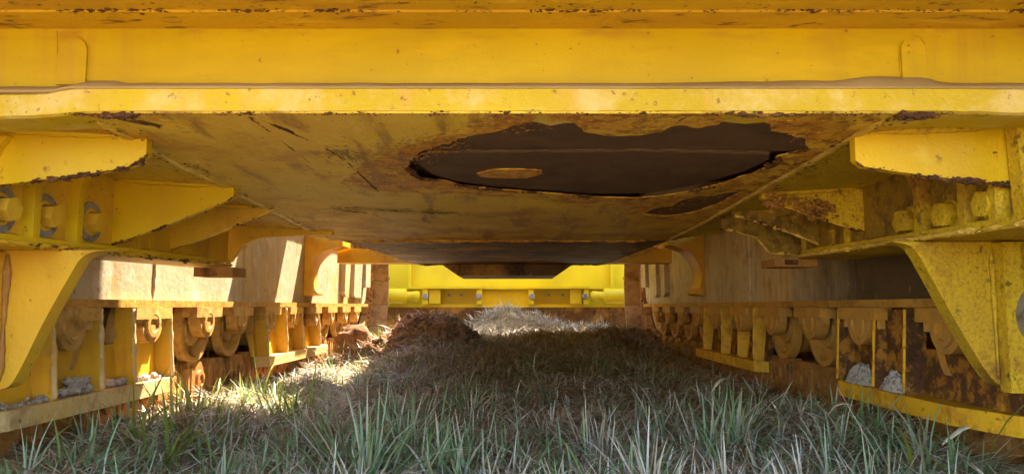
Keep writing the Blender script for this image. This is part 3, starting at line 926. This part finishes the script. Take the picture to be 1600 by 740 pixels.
# ---- track frames
SHOE_P = 0.216
def shoe_mesh():
    bm = bmesh.new()
    add_prism(bm, [(-0.104, 0), (0.104, 0), (0.108, 0.012), (0.108, 0.028), (-0.095, 0.028), (-0.104, 0.02)], 'X', -0.285, 0.285)
    add_prism(bm, [(-0.100, -0.06), (-0.082, -0.06), (-0.074, 0.002), (-0.103, 0.002)], 'X', -0.285, 0.285)
    bevel(bm, 0.003, 1)
    bmesh.ops.recalc_face_normals(bm, faces=bm.faces)
    me = bpy.data.meshes.new('track_shoe')
    bm.to_mesh(me)
    bm.free()
    me.materials.append(M['shoe'])
    return me
def link_mesh():
    bm = bmesh.new()
    prof = [(-0.100, 0.055), (-0.096, 0.02), (-0.06, 0.0), (0.06, 0.0), (0.096, 0.02), (0.100, 0.06), (0.096, 0.10), (0.07, 0.128), (-0.06, 0.130), (-0.09, 0.105)]
    for sx in (-1, 1):
        a = sx * 0.10
        add_prism(bm, prof, 'X', a, a + sx * 0.05)
    bevel(bm, 0.005, 1)
    for sx in (-1, 1):
        # recessed windows shown as two raised pads, and the pin end
        add_lathe(bm, [(0, 0.036), (sx * 0.012, 0.034), (sx * 0.013, 0.020), (sx * 0.008, 0.018)], (sx * 0.149, 0.055, 0.062), 'X', 18)
        add_box(bm, min(sx * .149, sx * .160), max(sx * .149, sx * .160), -0.078, -0.048, 0.03, 0.11)
        add_box(bm, min(sx * .149, sx * .160), max(sx * .149, sx * .160), -0.032, -0.002, 0.03, 0.11)
    add_lathe(bm, [(-0.11, 0.032), (0.11, 0.032)], (0, 0.085, 0.062), 'X', 16)
    bmesh.ops.recalc_face_normals(bm, faces=bm.faces)
    for v in bm.verts:
        v.co.z = v.co.z * 1.12 + 0.012
    me = bpy.data.meshes.new('track_link')
    bm.to_mesh(me)
    bm.free()
    me.materials.append(M['rusty'])
    return me
SHOE, LINK = shoe_mesh(), link_mesh()

def track_path():
    """centre line of the shoes in (y, z), inner side up on the ground run"""
    rf, yf, zf_ = 0.58, 5.98, 0.585
    rr, yr = 0.58, 0.25
    segs = []
    L1 = yf - yr
    tot = 2 * L1 + 2 * math.pi * rf
    n = int(tot / SHOE_P)
    for k in range(n):
        d = k * tot / n
        if d < L1:
            segs.append((yr + d, 0.0, 0.0))
        elif d < L1 + math.pi * rf:
            a = (d - L1) / rf
            segs.append((yf + rf * math.sin(a), zf_ - rf * math.cos(a), a))
        elif d < 2 * L1 + math.pi * rf:
            segs.append((yf - (d - L1 - math.pi * rf), zf_ + rf, math.pi))
        else:
            a = (d - 2 * L1 - math.pi * rf) / rf + math.pi
            segs.append((yr + rf * math.sin(a), zf_ - rf * math.cos(a), a))
    return segs

def build_track(s):
    right = s > 0
    xi = 1.10 if right else -1.20
    xo = xi + s * 0.36
    fm = 'frame_grimy' if right else 'frame_pale'
    prof = [(1.0, 0.452), (5.95, 0.452), (6.05, 0.50), (6.10, 0.62), (6.0, 0.80), (5.7, 0.86), (1.0, 0.86)]
    fr = prism('track_frame', prof, 'X', xi, xo, fm, dozer, 0.006)
    tag(fr, label=('grimy brown right' if right else 'pale dusty left') + ' track frame running into the distance')
    # bottom lip
    box('frame_lip', xi - s * 0.028, xo + s * .028, 1.0, 6.02, 0.447, 0.470, 'frame_lip', fr, 0.004)
    # weld seams and pads on the inner face
    seam_y = (2.36, 3.4) if right else (2.47, 3.3)
    for y in seam_y:
        bead('weld_bead', [(xi - s * 0.001, y, 0.475), (xi - s * 0.001, y + random.uniform(-.02, .02), 0.80)], 0.006, fm, fr, lump=0.25)
    for (ya, yb) in ((5.15, 5.28), (5.45, 5.70)):
        prism('wear_pad', [(ya, 0.54), (ya + 0.05, 0.515), (yb, 0.515), (yb + .06, 0.86), (ya + 0.02, 0.86)], 'X', xi - s * 0.001, xi - s * 0.035, fm, fr, 0.005)
    box('end_plate', xi - s * 0.055, xi - s * 0.001, 5.78, 5.97, 0.60, 0.86, fm, fr, 0.01)
    # chain of links and shoes
    xc = xi + s * 0.18
    for (y, z, a) in track_path():
        rot = (a, 0, 0)
        for nm, mesh, up in (('track_shoe', SHOE, 0.028), ('track_link', LINK, 0.060)):
            o = bpy.data.objects.new(nm, mesh)
            COL.objects.link(o)
            o.parent = fr
            o.location = (xc, y - math.sin(a) * (up - .028) , z + 0.004 + math.cos(a) * (up - .028) + 0.045)
            o.rotation_euler = rot
    box('outer_guard', xo - s * 0.01, xo + s * 0.012, 1.2, 5.85, 0.14, 0.446, 'guard_left', fr, 0.004)
    # idler
    lathe('idler', [(-0.15, 0.10), (-0.14, 0.14), (-0.06, 0.16), (-0.055, 0.36), (-0.09, 0.37), (-0.09, 0.385), (-0.05, 0.40), (0.05, 0.40), (0.09, 0.385), (0.09, 0.37), (0.055, 0.36), (0.06, 0.16), (0.14, 0.14), (0.15, 0.10)], (xc, 5.98, 0.63), 'X', 'roller', fr, 36)
    return fr, xi, xc
fr_l, XIL, XCL = build_track(-1)
fr_r, XIR, XCR = build_track(1)

# rollers: flanged wheel, hub cap and hanging mount
def roller_meshes():
    bm = bmesh.new()
    add_lathe(bm, [(-0.15, 0.045), (-0.15, 0.06), (-0.128, 0.07), (-0.130, 0.100), (-0.160, 0.108), (-0.160, 0.128), (-0.125, 0.130), (-0.105, 0.105), (-0.02, 0.10), (0.02, 0.10), (0.105, 0.105), (0.125, 0.130), (0.160, 0.128), (0.160, 0.108), (0.130, 0.100), (0.128, 0.07), (0.15, 0.06), (0.15, 0.045)], (0, 0, 0), 'X', 36)
    bmesh.ops.recalc_face_normals(bm, faces=bm.faces)
    w = bpy.data.meshes.new('track_roller')
    bm.to_mesh(w)
    bm.free()
    w.materials.append(M['roller'])
    bm = bmesh.new()
    for sx in (-1,):
        # U-shaped cap: block above, half round below
        pts = [(-0.066, 0.085), (-0.066, 0.03)] + [(0.066 * math.cos(a), 0.03 + 0.062 * math.sin(a)) for a in np.linspace(math.pi, 2 * math.pi, 14)] + [(0.066, 0.085)]
        add_prism(bm, pts, 'X', sx * 0.161, sx * 0.208)
        add_box(bm, min(sx * .16, sx * .215), max(sx * .16, sx * .215), -0.12, 0.12, 0.045, 0.082)
    bevel(bm, 0.006, 2)
    for sx in (-1,):
        add_lathe(bm, [(sx * 0.204, 0.046), (sx * 0.215, 0.044), (sx * 0.216, 0.03), (sx * .21, .028)], (0, 0, 0.03), 'X', 20)
        for yy in (-0.1, 0.1):
            add_lathe(bm, [(0.02, 0.016), (0.046, 0.016)], (sx * 0.188, yy, 0), 'Z', 6)
    bmesh.ops.recalc_face_normals(bm, faces=bm.faces)
    c = bpy.data.meshes.new('roller_mount')
    bm.to_mesh(c)
    bm.free()
    c.materials.append(M['roller'])
    return w, c
WHEEL, MOUNT = roller_meshes()
WHEEL_R, MOUNT_R = WHEEL.copy(), MOUNT.copy()
for q in (WHEEL_R, MOUNT_R):
    q.materials[0] = M['roller_rusty']
for s, xc, ys in ((-1, XCL, (1.55, 1.98, 2.42, 2.86, 3.22, 3.62, 4.02, 4.42, 4.82, 5.22, 5.6)), (1, XCR, (1.42, 1.84, 2.30, 2.68, 3.08, 3.50, 3.92, 4.32, 4.72, 5.12, 5.5))):
    for y in ys:
        o = bpy.data.objects.new('track_roller', WHEEL_R if s > 0 else WHEEL)
        COL.objects.link(o)
        o.parent = dozer
        o.location = (xc, y, 0.364)
        for rz in (0, math.pi):
            m = bpy.data.objects.new('roller_mount', MOUNT_R if s > 0 else MOUNT)
            COL.objects.link(m)
            m.parent = o
            m.rotation_euler = (0, 0, rz)

# ---- roller guards: ledge, wall and upright ribs
def guard(s, ya, yb, xe, xi, ribs, round_near, wallmat, ledgemat, ribmat, label, edgemat, zl=0.178):
    """ya..yb along the track, xe = outer edge of the ledge, xi = frame face"""
    xw = xi + s * 0.0
    near = [(xe + s * 0.38, ya - 0.20), (xe + s * 0.05, ya - 0.17), (xe + s * 0.0, ya)] if round_near else [(xe + s * 0.05, ya), (xe, ya + 0.05)]
    out = near + [(xe - s * 0.004, (ya + yb) / 2), (xe, yb - 0.06), (xe + s * 0.03, yb), (xi + s * 0.06, yb), (xi + s * 0.06, ya + 0.07)] + ([(xe + s * 0.38, ya + 0.06)] if round_near else [])
    bm = bmesh.new()
    add_prism(bm, out, 'Z', zl - 0.012, zl + 0.034)
    bevel(bm, 0.004)
    g = from_bm('roller_guard', bm, ledgemat, dozer)
    tag(g, label=label)
    y0, y1 = near[0][1] + 0.02, yb - 0.02
    prism('guard_wall', [(xi + s * 0.012, zl + 0.035), (xi + s * 0.028, 0.335), (xi + s * 0.048, 0.335), (xi + s * 0.032, zl + 0.035)], 'Y', y0, y1, wallmat, g, 0.002)
    for i, y in enumerate(ribs):
        w = 0.014
        pts = [(xi - s * 0.022, 0.4465), (xi + s * 0.03, 0.4465), (xi + s * 0.03, 0.40), (xi + s * 0.02, zl + .034), (xe + s * 0.012, zl + .034)]
        prism('guard_rib', pts, 'Y', y - w / 2, y + w / 2, ribmat, g, 0.003)
        bead('worn_edge', [(xi - s * 0.022, y, 0.442), (xe + s * 0.012, y, zl + .038)], 0.0080 if s < 0 else 0.0055, edgemat, g, lump=0.22, step=0.014, taper=False)
    # filler webs between paired ribs
    return g
g_r1 = guard(1, 1.80, 2.47, 1.052, 1.10, (2.44, 2.20, 2.03), True, 'guard_right', 'ledge_right', 'guard_right', 'rusted near right roller guard with orange ledge', 'ledge_right')
box('guard_panel', 1.105, 1.125, 2.03, 2.20, 0.212, 0.44, 'guard_right', g_r1, 0.002)
box('guard_panel', 1.118, 1.135, 2.21, 2.43, 0.2125, 0.40, 'guard_right', g_r1, 0.002)
g_r2 = guard(1, 3.22, 4.35, 1.06, 1.10, (3.30, 3.52, 3.80, 4.15), False, 'guard_right', 'rust_edge', 'rust_edge', 'rusty ochre far right roller guard with four uprights', 'rust_edge')
g_l1 = guard(-1, 1.72, 2.58, -1.15, -1.20, (1.9, 2.12, 2.30, 2.55), True, 'guard_left', 'ledge_left', 'guard_left', 'yellow near left roller guard with stones on its ledge', 'ledge_left')
box('guard_panel', -1.225, -1.205, 2.36, 2.50, 0.212, 0.40, 'guard_left', g_l1, 0.002)
g_l2 = guard(-1, 3.48, 4.70, -1.15, -1.20, (3.55, 3.85, 4.15, 4.5), False, 'guard_left', 'ledge_left', 'guard_left', 'ochre far left roller guard with four uprights', 'ledge_left')

# ---- dozer blade beyond the tracks
prof = [(7.30, 0.44), (7.30, 2.45), (7.42, 2.55), (7.50, 2.55), (7.58, 2.0), (7.66, 1.3), (7.66, 0.8), (7.55, 0.45), (7.40, 0.22), (7.34, 0.22)]
blade = prism('blade', prof, 'X', -2.3, 2.3, 'blade', dozer, 0.01)
tag(blade, label='bright yellow blade closing the view beyond the tracks')
prism('cutting_edge', [(7.20, 0.44), (7.30, 0.44), (7.35, 0.30), (7.38, 0.20), (7.30, 0.22), (7.24, 0.30)], 'X', -2.28, 2.28, 'grimy', blade, 0.02)  # brown edge in a darker colour that includes the shadow below the blade
box('back_rail', -2.2, 2.2, 7.22, 7.298, 0.618, 0.645, 'blade', blade, 0.008)
box('back_rail', -2.2, 2.2, 7.21, 7.298, 0.438, 0.470, 'blade', blade, 0.008)
for xa, xb, sg in ((-0.86, -0.30, -1), (0.16, 0.73, 1)):
    for x in (xa, xb - 0.04):
        box('lug_plate', x, x + 0.05, 7.10, 7.299, 0.471, 0.617, 'blade', blade, 0.008)
    box('lug_plate', (xa + 0.06 if sg < 0 else xb - .17), (xa + 0.17 if sg < 0 else xb - .06), 7.13, 7.15, 0.475, 0.612, 'blade', blade, 0.004)
    box('lug_cap', xa - 0.005, xb + 0.02, 7.08, 7.21, 0.6185, 0.640, 'blade', blade, 0.006)
    xs = xa - 0.02 if sg < 0 else xb + 0.02
    lathe('tilt_cylinder', [(0, 0.03), (sg * 0.02, 0.05), (sg * 0.06, 0.05), (sg * 0.07, 0.045), (sg * 0.13, 0.045), (sg * 0.135, 0.07), (sg * 0.16, 0.075), (sg * 1.0, 0.075), (sg * 1.02, 0.05)], (xs, 7.12, 0.548), 'X', 'blade', blade, 28, True)
for xa in (-0.83, -0.32, 0.19, 0.70):
    lathe('pivot_pin', [(0, 0.03), (-0.02, 0.03), (-0.024, 0.022)], (xa, 7.10, 0.545), 'Y', 'steel', blade, 16)
for x in (-0.62, -0.5, 0.36, 0.5):
    lathe('bolt_head', [(0, 0.016), (-0.014, 0.016)], (x, 7.298, 0.56), 'Y', 'steel', blade, 6)
for x in (-1.02, .97):
    box('upright_rib', x, x + 0.03, 7.25, 7.299, 0.646, 1.7, 'blade', blade, 0.006)
for s, xi in ((-1, XIL), (1, XIR)):
    xa = xi + s * 0.62
    p = box('push_arm', xa, xa + s * 0.14, 3.0, 7.29, 0.50, 0.74, 'paint', dozer, 0.012)
    tag(p, label='push arm outside the %s track' % ('left' if s < 0 else 'right'))

# ---- upper body (out of view, closes the machine above the belly, sized to shape the sun)
body = box('main_case', -0.42, 0.40, 1.26, 6.0, 0.80, 1.30, 'paint', dozer, 0.02)
hood = box('engine_hood', -0.36, 0.36, 3.2, 6.0, 1.31, 1.68, 'paint', dozer, 0.05)
rad = box('radiator_guard', -0.42, 0.42, 6.0, 6.25, 0.80, 1.80, 'paint', dozer, 0.03)
cab = box('cab', -0.70, 0.65, 1.7, 3.1, 1.4505, 2.5, 'paint', dozer, 0.06)
box('cab_floor', -0.72, 0.67, 1.26, 3.15, 1.3105, 1.45, 'paint', dozer, 0.01)
box('shade_fender', -1.7, -0.73, 1.2, 2.40, 1.38, 1.43, 'paint', dozer, 0.01)  # out of view, added to keep sun off the rear left gap
box('sun_blocker', -1.25, -0.37, 3.60, 4.22, 1.40, 1.42, 'paint', dozer, 0.005)  # unseen plate added to split the sun patches on the left
box('shade_fender', 0.68, 1.6, 1.2, 2.5, 1.38, 1.43, 'paint', dozer, 0.01)  # out of view, added to keep sun off the rear right gap
box('sun_blocker', 0.41, 1.09, 2.51, 6.2, 1.27, 1.295, 'paint', dozer, 0.005)  # unseen plate added to block the sun over the right gap

# ------------------------------------------------------------------ stones and clods
def rock(name, loc, r, mat, seed, flat=0.75, sub=2, rough=0.35):
    bm = bmesh.new()
    bmesh.ops.create_icosphere(bm, subdivisions=sub, radius=1)
    off = seed * 3.1
    for v in bm.verts:
        n = v.co.normalized()
        k = 1 + rough * (nz(n, 1.4, off) * 1.6 + nz(n, 3.5, off) * 0.6 + nz(n, 9, off) * 0.25)
        v.co = Vector((n.x * k * r, n.y * k * r * 0.9, n.z * k * r * flat))
    zmin = min(v.co.z for v in bm.verts)
    for v in bm.verts:
        v.co.z -= zmin
    o = from_bm(name, bm, mat, None, smooth=sub > 2)
    o.location = loc
    o.rotation_euler = (0, 0, seed * 1.3)
    return o
ZL = 0.2125
stones_l = [(-1.178, 2.00, 0.024), (-1.182, 2.045, 0.020), (-1.172, 2.065, 0.015), (-1.176, 1.955, 0.016), (-1.187, 2.085, 0.017), (-1.180, 1.925, 0.013),
            (-1.182, 2.19, 0.017), (-1.178, 2.225, 0.014), (-1.185, 2.26, 0.016), (-1.180, 2.36, 0.013), (-1.184, 2.41, 0.017), (-1.179, 2.46, 0.013)]
for i, (x, y, r) in enumerate(stones_l):
    o = rock('stone', (x, y, ZL), r, 'stone', i + 1)
    lab = 'pale stone lying among grit on the near left roller guard ledge'
    if i == 0:
        lab = 'largest pale stone heaped on the near left roller guard ledge'
    tag(o, lab, 'stone', 'stones on the left guard ledge')
for k in range(3):
    o = rock('stone', (-1.18 + 0.004 * k, 1.985 + 0.035 * k, ZL + 0.026), 0.013 + 0.003 * (k == 1), 'stone', 30 + k)
    tag(o, 'pale stone on top of the small heap on the left guard ledge', 'stone', 'stones on the left guard ledge')
gb = bmesh.new()
for k in range(420):
    y = random.uniform(1.72, 2.55)
    if 1.92 < y < 1.95 and random.random() < .5:
        continue
    x = -1.190 + abs(random.gauss(0, 0.012)) if y < 1.9 else -1.198 + abs(random.gauss(0, 0.009))
    r = random.uniform(0.002, 0.0065)
    m = Matrix.Translation((x, y, ZL + r * .5 + random.random() ** 3 * .012)) @ Matrix.Rotation(random.random() * 6, 4, 'Z') @ Matrix.Diagonal((1, random.uniform(.6, 1), random.uniform(.6, 1), 1))
    bmesh.ops.create_icosphere(gb, subdivisions=1, radius=r, matrix=m)
o = from_bm('gravel', gb, 'stone')
tag(o, 'fine grey gravel along the near left roller guard ledge', 'gravel', kind='stuff')

def grit_heap(loc, rx, ry, h, label):
    bm = bmesh.new()
    n = 20
    rings = []
    for j in range(9):
        t = j / 8
        ring = []
        for i in range(n):
            a = 2 * math.pi * i / n
            k = 1 + 0.25 * mnoise.noise(Vector((math.cos(a) * 2, math.sin(a) * 2, loc[1] * 7)))
            z = h * (1 - t ** 1.6) * (1 + 0.5 * mnoise.noise(Vector((math.cos(a) * t * 3, math.sin(a) * t * 3, loc[1] * 5))))
            ring.append(bm.verts.new((rx * t * k * math.cos(a) + 1e-4 * math.cos(a), ry * t * k * math.sin(a) + 1e-4 * math.sin(a), z)))
        rings.append(ring)
    for a, b in zip(rings, rings[1:]):
        for i in range(n):
            bm.faces.new((a[i], a[(i + 1) % n], b[(i + 1) % n], b[i]))
    bm.faces.new(rings[0])
    bm.faces.new(rings[-1][::-1])
    for k in range(120):
        a, t = random.uniform(0, 6.28), random.random() ** .6
        r = random.uniform(.0018, .0045)
        bmesh.ops.create_icosphere(bm, subdivisions=1, radius=r, matrix=Matrix.Translation((rx * t * math.cos(a), ry * t * math.sin(a), h * (1 - t ** 1.6))))
    o = from_bm('grit_heap', bm, 'gravel_white')
    o.location = loc
    return tag(o, label, 'gravel heap', 'heaps of white grit on the right guard ledge')
grit_heap((1.086, 2.32, ZL), 0.028, 0.095, 0.062, 'white grit heap between the far pair of uprights on the right guard')
grit_heap((1.085, 2.115, ZL), 0.026, 0.070, 0.056, 'white grit heap in the nearer bay of the right guard')

tag(rock('soil_clod', (-0.98, 4.62, ground_z(-.98, 4.62) - .01), 0.125, 'soil', 5, 0.95, 4, 0.3), 'dark round soil clod against the far left track', 'soil clod')
cb = bmesh.new()
for mx, my, r, n in ((-0.64, 4.7, 0.26, 420), (-0.38, 4.66, 0.18, 220), (0.82, 4.9, 0.2, 170), (-0.9, 4.4, .14, 60)):
    for k in range(n):
        x, y = random.gauss(mx, r * .6), random.gauss(my, r * .6)
        q = random.uniform(0.006, 0.03) * (1 if random.random() < .85 else 1.7)
        m = Matrix.Translation((x, y, ground_z(x, y) + q * .2)) @ Matrix.Rotation(random.random() * 6, 4, (random.random(), random.random(), .3)) @ Matrix.Diagonal((1, random.uniform(.5, 1), random.uniform(.5, .9), 1))
        r0 = len(cb.verts)
        ret = bmesh.ops.create_icosphere(cb, subdivisions=2 if q > .02 else 1, radius=q, matrix=m)
        for v in ret['verts']:
            v.co += Vector((nz(v.co, 60), nz(v.co, 60, 5), nz(v.co, 60, 9))) * q * .5
tag(from_bm('loose_soil', cb, 'soil'), 'loose brown soil lumps heaped beside the grassy rise', 'soil', kind='stuff')

# ------------------------------------------------------------------ grass and straw
def lerp3(a, b, t):
    return tuple(a[i] + (b[i] - a[i]) * t for i in range(3))
GREENS = [(0.12, 0.23, 0.07), (0.19, 0.32, 0.13), (0.28, 0.40, 0.22), (0.25, 0.33, 0.10), (0.46, 0.50, 0.32)]
STRAWS = [(0.66, 0.58, 0.43), (0.58, 0.47, 0.31), (0.74, 0.68, 0.55), (0.48, 0.35, 0.20), (0.36, 0.24, 0.13)]
BROWNS = [(0.24, 0.14, 0.06), (0.16, 0.09, 0.04), (0.32, 0.19, 0.08), (0.42, 0.27, 0.12)]

class Blades:
    def __init__(self):
        self.v, self.f, self.c = [], [], []
    def add(self, x, y, z, h, w, az, lean, bend, col, segs=4, roll=0.0):
        base = len(self.v)
        dx, dy = math.cos(az), math.sin(az)
        sx, sy = -dy, dx
        px, py, pz, ang = x, y, z, lean
        st = h / segs
        tw = random.uniform(-.5, .5)
        for i in range(segs + 1):
            t = i / segs
            ww = w * (1 - t ** 2.2) * 0.5 + 0.0002
            c, s_ = math.cos(roll + tw * t), math.sin(roll + tw * t)
            ox, oy, oz = sx * ww * c, sy * ww * c, ww * s_
            self.v.append((px - ox, py - oy, pz - oz))
            self.v.append((px + ox, py + oy, pz + oz))
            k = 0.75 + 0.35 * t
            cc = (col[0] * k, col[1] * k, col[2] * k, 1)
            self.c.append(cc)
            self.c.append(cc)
            px += dx * math.sin(ang) * st
            py += dy * math.sin(ang) * st
            pz += math.cos(ang) * st
            ang += bend / segs
        for i in range(segs):
            a = base + 2 * i
            self.f.append((a, a + 1, a + 3, a + 2))
    def build(self, name, mat):
        me = bpy.data.meshes.new(name)
        me.from_pydata(self.v, [], self.f)
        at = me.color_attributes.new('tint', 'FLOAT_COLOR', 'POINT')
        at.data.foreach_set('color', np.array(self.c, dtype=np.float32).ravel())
        me.materials.append(M[mat])
        o = bpy.data.objects.new(name, me)
        COL.objects.link(o)
        return o

def pick(pal):
    a, b = random.choice(pal), random.choice(pal)
    c = lerp3(a, b, random.random())
    k = random.uniform(0.75, 1.2)
    return tuple(min(1, q * k) for q in c)

grass, straw = Blades(), Blades()
def tuft(x, y, n, h, spread, pal, into, lean=0.5, w=0.004):
    if y < 2.6:
        h, w, n = h * random.uniform(1.0, 1.6), w * 1.2, int(n * 1.3)
    for _ in range(n):
        r = abs(random.gauss(0, spread))
        a = random.uniform(0, 6.283)
        bx, by = x + r * math.cos(a), y + r * math.sin(a)
        le = random.uniform(0.02, lean) + r * 1.5 + (random.uniform(0.2, 0.9) if random.random() < 0.3 else 0)
        into.add(bx, by, ground_z(bx, by) - 0.004, h * random.uniform(0.5, 1.15), w * random.uniform(0.6, 1.3),
                 a + random.gauss(0, 0.7), le, random.uniform(-0.2, 2.3), pick(pal), 5)

def ok(x):
    return -1.06 < x < 0.98
# flat thatch: dead straw lying over the soil
def thatch(n, y0, y1, pal, lmin, lmax, w, x0=-1.14, x1=1.06, lift=0.035):
    for _ in range(n):
        y = y0 + (y1 - y0) * random.random()
        x = random.uniform(x0, x1)
        z = ground_z(x, y) + random.random() ** 1.7 * lift
        straw.add(x, y, z, random.uniform(lmin, lmax), w * random.uniform(0.5, 1.3), random.uniform(0, 6.283),
                  random.uniform(0.95, 1.65), random.uniform(-0.3, 0.7), pick(pal), 3, random.uniform(-.6, .6))
thatch(17000, 1.15, 2.5, STRAWS + STRAWS + BROWNS, 0.04, 0.13, 0.0036)
thatch(12000, 2.3, 4.2, BROWNS + STRAWS[1:], 0.04, 0.12, 0.0034)
thatch(9000, 3.9, 5.6, BROWNS + STRAWS[3:], 0.04, 0.13, 0.004)
thatch(6000, 5.2, 7.1, STRAWS, 0.05, 0.14, 0.005, -1.0, 1.0, 0.05)
# short upright mixed sward everywhere
for _ in range(1500):
    x, y = random.uniform(-1.1, 1.04), 1.2 + 3.6 * random.random() ** 1.15
    g = mnoise.noise(Vector((x * 2.6, y * 2.0, 5.5)))
    near = 1 - sst(2.2, 3.4, y)
    if g > -0.08 and random.random() < 0.5 + 0.45 * near:
        tuft(x, y, random.randint(6, 11), random.uniform(0.06, 0.13), 0.03, GREENS, grass, 0.8, 0.0042)
    else:
        tuft(x, y, random.randint(5, 9), random.uniform(0.04, 0.10), 0.02, (STRAWS if random.random() < .35 + .5 * near else BROWNS), straw, 0.8, 0.0034)
# distinct green tufts in the foreground
for x, y, n, h in ((-0.33, 1.72, 60, .17), (-0.24, 1.9, 60, .17), (-0.42, 1.95, 50, .15), (-0.12, 1.75, 45, .14), (-0.30, 2.15, 60, .16), (-0.15, 2.1, 40, .13),
                   (0.10, 1.62, 30, .09), (0.62, 2.1, 70, .16), (0.52, 2.0, 55, .14), (0.70, 2.35, 60, .15), (0.45, 2.3, 40, .12), (0.60, 1.75, 40, .12), (0.75, 1.8, 40, .13),
                   (0.55, 2.6, 70, .14), (0.75, 2.75, 60, .14), (0.35, 2.7, 50, .12), (-0.15, 2.7, 60, .14), (-0.4, 2.6, 60, .14), (-0.2, 3.1, 60, .13), (0.6, 3.2, 60, .13), (0.15, 3.0, 40, .12), (0.75, 3.6, 50, .13), (-0.45, 3.3, 40, .13), (0.1, 3.6, 40, .12),
                   (-0.60, 1.75, 30, .12), (0.35, 1.8, 30, .1), (0.85, 1.95, 40, .14), (0.92, 1.7, 30, .16), (-0.05, 2.4, 30, .1), (-0.5, 2.3, 30, .12)):
    tuft(x, y, n, h, 0.06, GREENS + GREENS + STRAWS[:3], grass, 0.7, 0.0052)
# straw tufts
for x, y, n, h in ((-0.32, 1.55, 60, .11), (0.20, 1.75, 40, .09), (0.30, 1.62, 60, .12), (0.62, 1.6, 70, .13), (0.80, 1.62, 50, .11), (-0.15, 2.6, 60, .12), (-0.35, 2.75, 50, .13),
                   (0.10, 2.4, 40, .1), (0.25, 2.15, 50, .12), (0.0, 2.9, 40, .12), (0.88, 2.3, 40, .1), (-0.02, 1.68, 40, .09), (0.48, 1.68, 40, .1)):
    tuft(x, y, int(n * 1.3), h, 0.055, STRAWS[:4], straw, 0.9, 0.005)
# yellow-green blades along the left track
LEFTG = [(0.20, 0.25, 0.03), (0.28, 0.29, 0.04), (0.14, 0.19, 0.03), (0.34, 0.29, 0.07)]
for _ in range(80):
    x, y = random.uniform(-1.08, -0.72), random.choice((random.uniform(1.65, 3.1), random.uniform(2.2, 3.0), random.uniform(3.9, 4.7)))
    tuft(x, y, random.randint(5, 9), random.uniform(0.08, 0.17), 0.03, LEFTG, grass, 0.6, 0.0055)
for x, y, h in ((-0.98, 1.95, .24), (-0.92, 2.05, .22), (-1.0, 2.35, .2), (-0.9, 2.7, .24), (-0.88, 2.78, .2), (-0.80, 2.9, .2), (-0.86, 1.9, .2), (1.0, 1.62, .24), (0.95, 1.75, .2)):
    tuft(x, y, 4, h, 0.015, LEFTG, grass, 0.5, 0.007)
# golden dry grass of the middle rise
GOLD = [(0.30, 0.20, 0.08), (0.22, 0.14, 0.05), (0.38, 0.28, 0.13), (0.14, 0.12, 0.045)]
for _ in range(620):
    x, y = random.uniform(-0.55, 0.85), random.uniform(3.4, 5.7)
    tuft(x, y, 9, random.uniform(0.06, 0.12), 0.035, GOLD, straw, 0.7, 0.005)
# pale grass and straw heaps in the open light before the blade
PALE = [(0.42, 0.37, 0.31), (0.36, 0.34, 0.27), (0.48, 0.42, 0.37), (0.27, 0.30, 0.20)]
for _ in range(420):
    x, y = random.uniform(-1.0, 1.1), random.uniform(5.5, 7.1)
    tuft(x, y, 9, random.uniform(0.06, 0.13), 0.04, PALE, straw, 0.8, 0.006)
for cx, cy, n, r in ((-0.12, 6.62, 60, .22), (0.2, 6.65, 40, .22), (0.86, 6.6, 40, .18), (-0.6, 4.85, 16, .2), (0.8, 4.85, 40, .2), (-.35, 4.8, 10, .18)):
    for _ in range(n):
        tuft(random.gauss(cx, r * .6), random.gauss(cy, r * .5), 8, random.uniform(0.08, 0.16), 0.03, PALE if cy > 6 else BROWNS + STRAWS[3:], straw, 1.2, 0.005)
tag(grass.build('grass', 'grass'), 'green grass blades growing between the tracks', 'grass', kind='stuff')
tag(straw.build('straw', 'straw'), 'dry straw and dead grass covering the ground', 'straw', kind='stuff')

# a few pale dry leaves
def dry_leaf(loc, L, W, rz, tilt, label):
    bm = bmesh.new()
    n = 8
    rows = []
    for i in range(n + 1):
        t = i / n
        w = W * math.sin(math.pi * min(1, t * 0.95 + 0.04)) ** 0.8
        zc = 0.35 * L * math.sin(t * 2.6) * tilt
        rows.append([bm.verts.new((L * t, k * w, zc + abs(k) * w * 0.5 + .003 * mnoise.noise(Vector((t * 5, k, rz))))) for k in (-1, 0, 1)])
    for a, b in zip(rows, rows[1:]):
        for k in range(2):
            bm.faces.new((a[k], a[k + 1], b[k + 1], b[k]))
    ext = bmesh.ops.extrude_face_region(bm, geom=bm.faces[:])
    bmesh.ops.translate(bm, vec=(0, 0, 0.0012), verts=[g for g in ext['geom'] if isinstance(g, bmesh.types.BMVert)])
    o = from_bm('dry_leaf', bm, 'leaf', None, True)
    o.location = loc
    o.rotation_euler = (0.3, -0.4, rz)
    tag(o, label, 'leaf', 'dry leaves by the right track')
dry_leaf((0.80, 3.0, ground_z(.8, 3.0) + .05), 0.10, 0.007, 0.4, 0.8, 'curled pale dry leaf below the far right roller guard')
dry_leaf((0.86, 2.05, ground_z(.86, 2.05) + .05), 0.08, 0.010, -0.6, 0.9, 'crumpled cream dry leaf below the near right guard')
dry_leaf((1.0, 1.75, ground_z(1.0, 1.75) + .06), 0.11, 0.006, 0.1, 0.3, 'long pale dry leaf at the lower right corner')
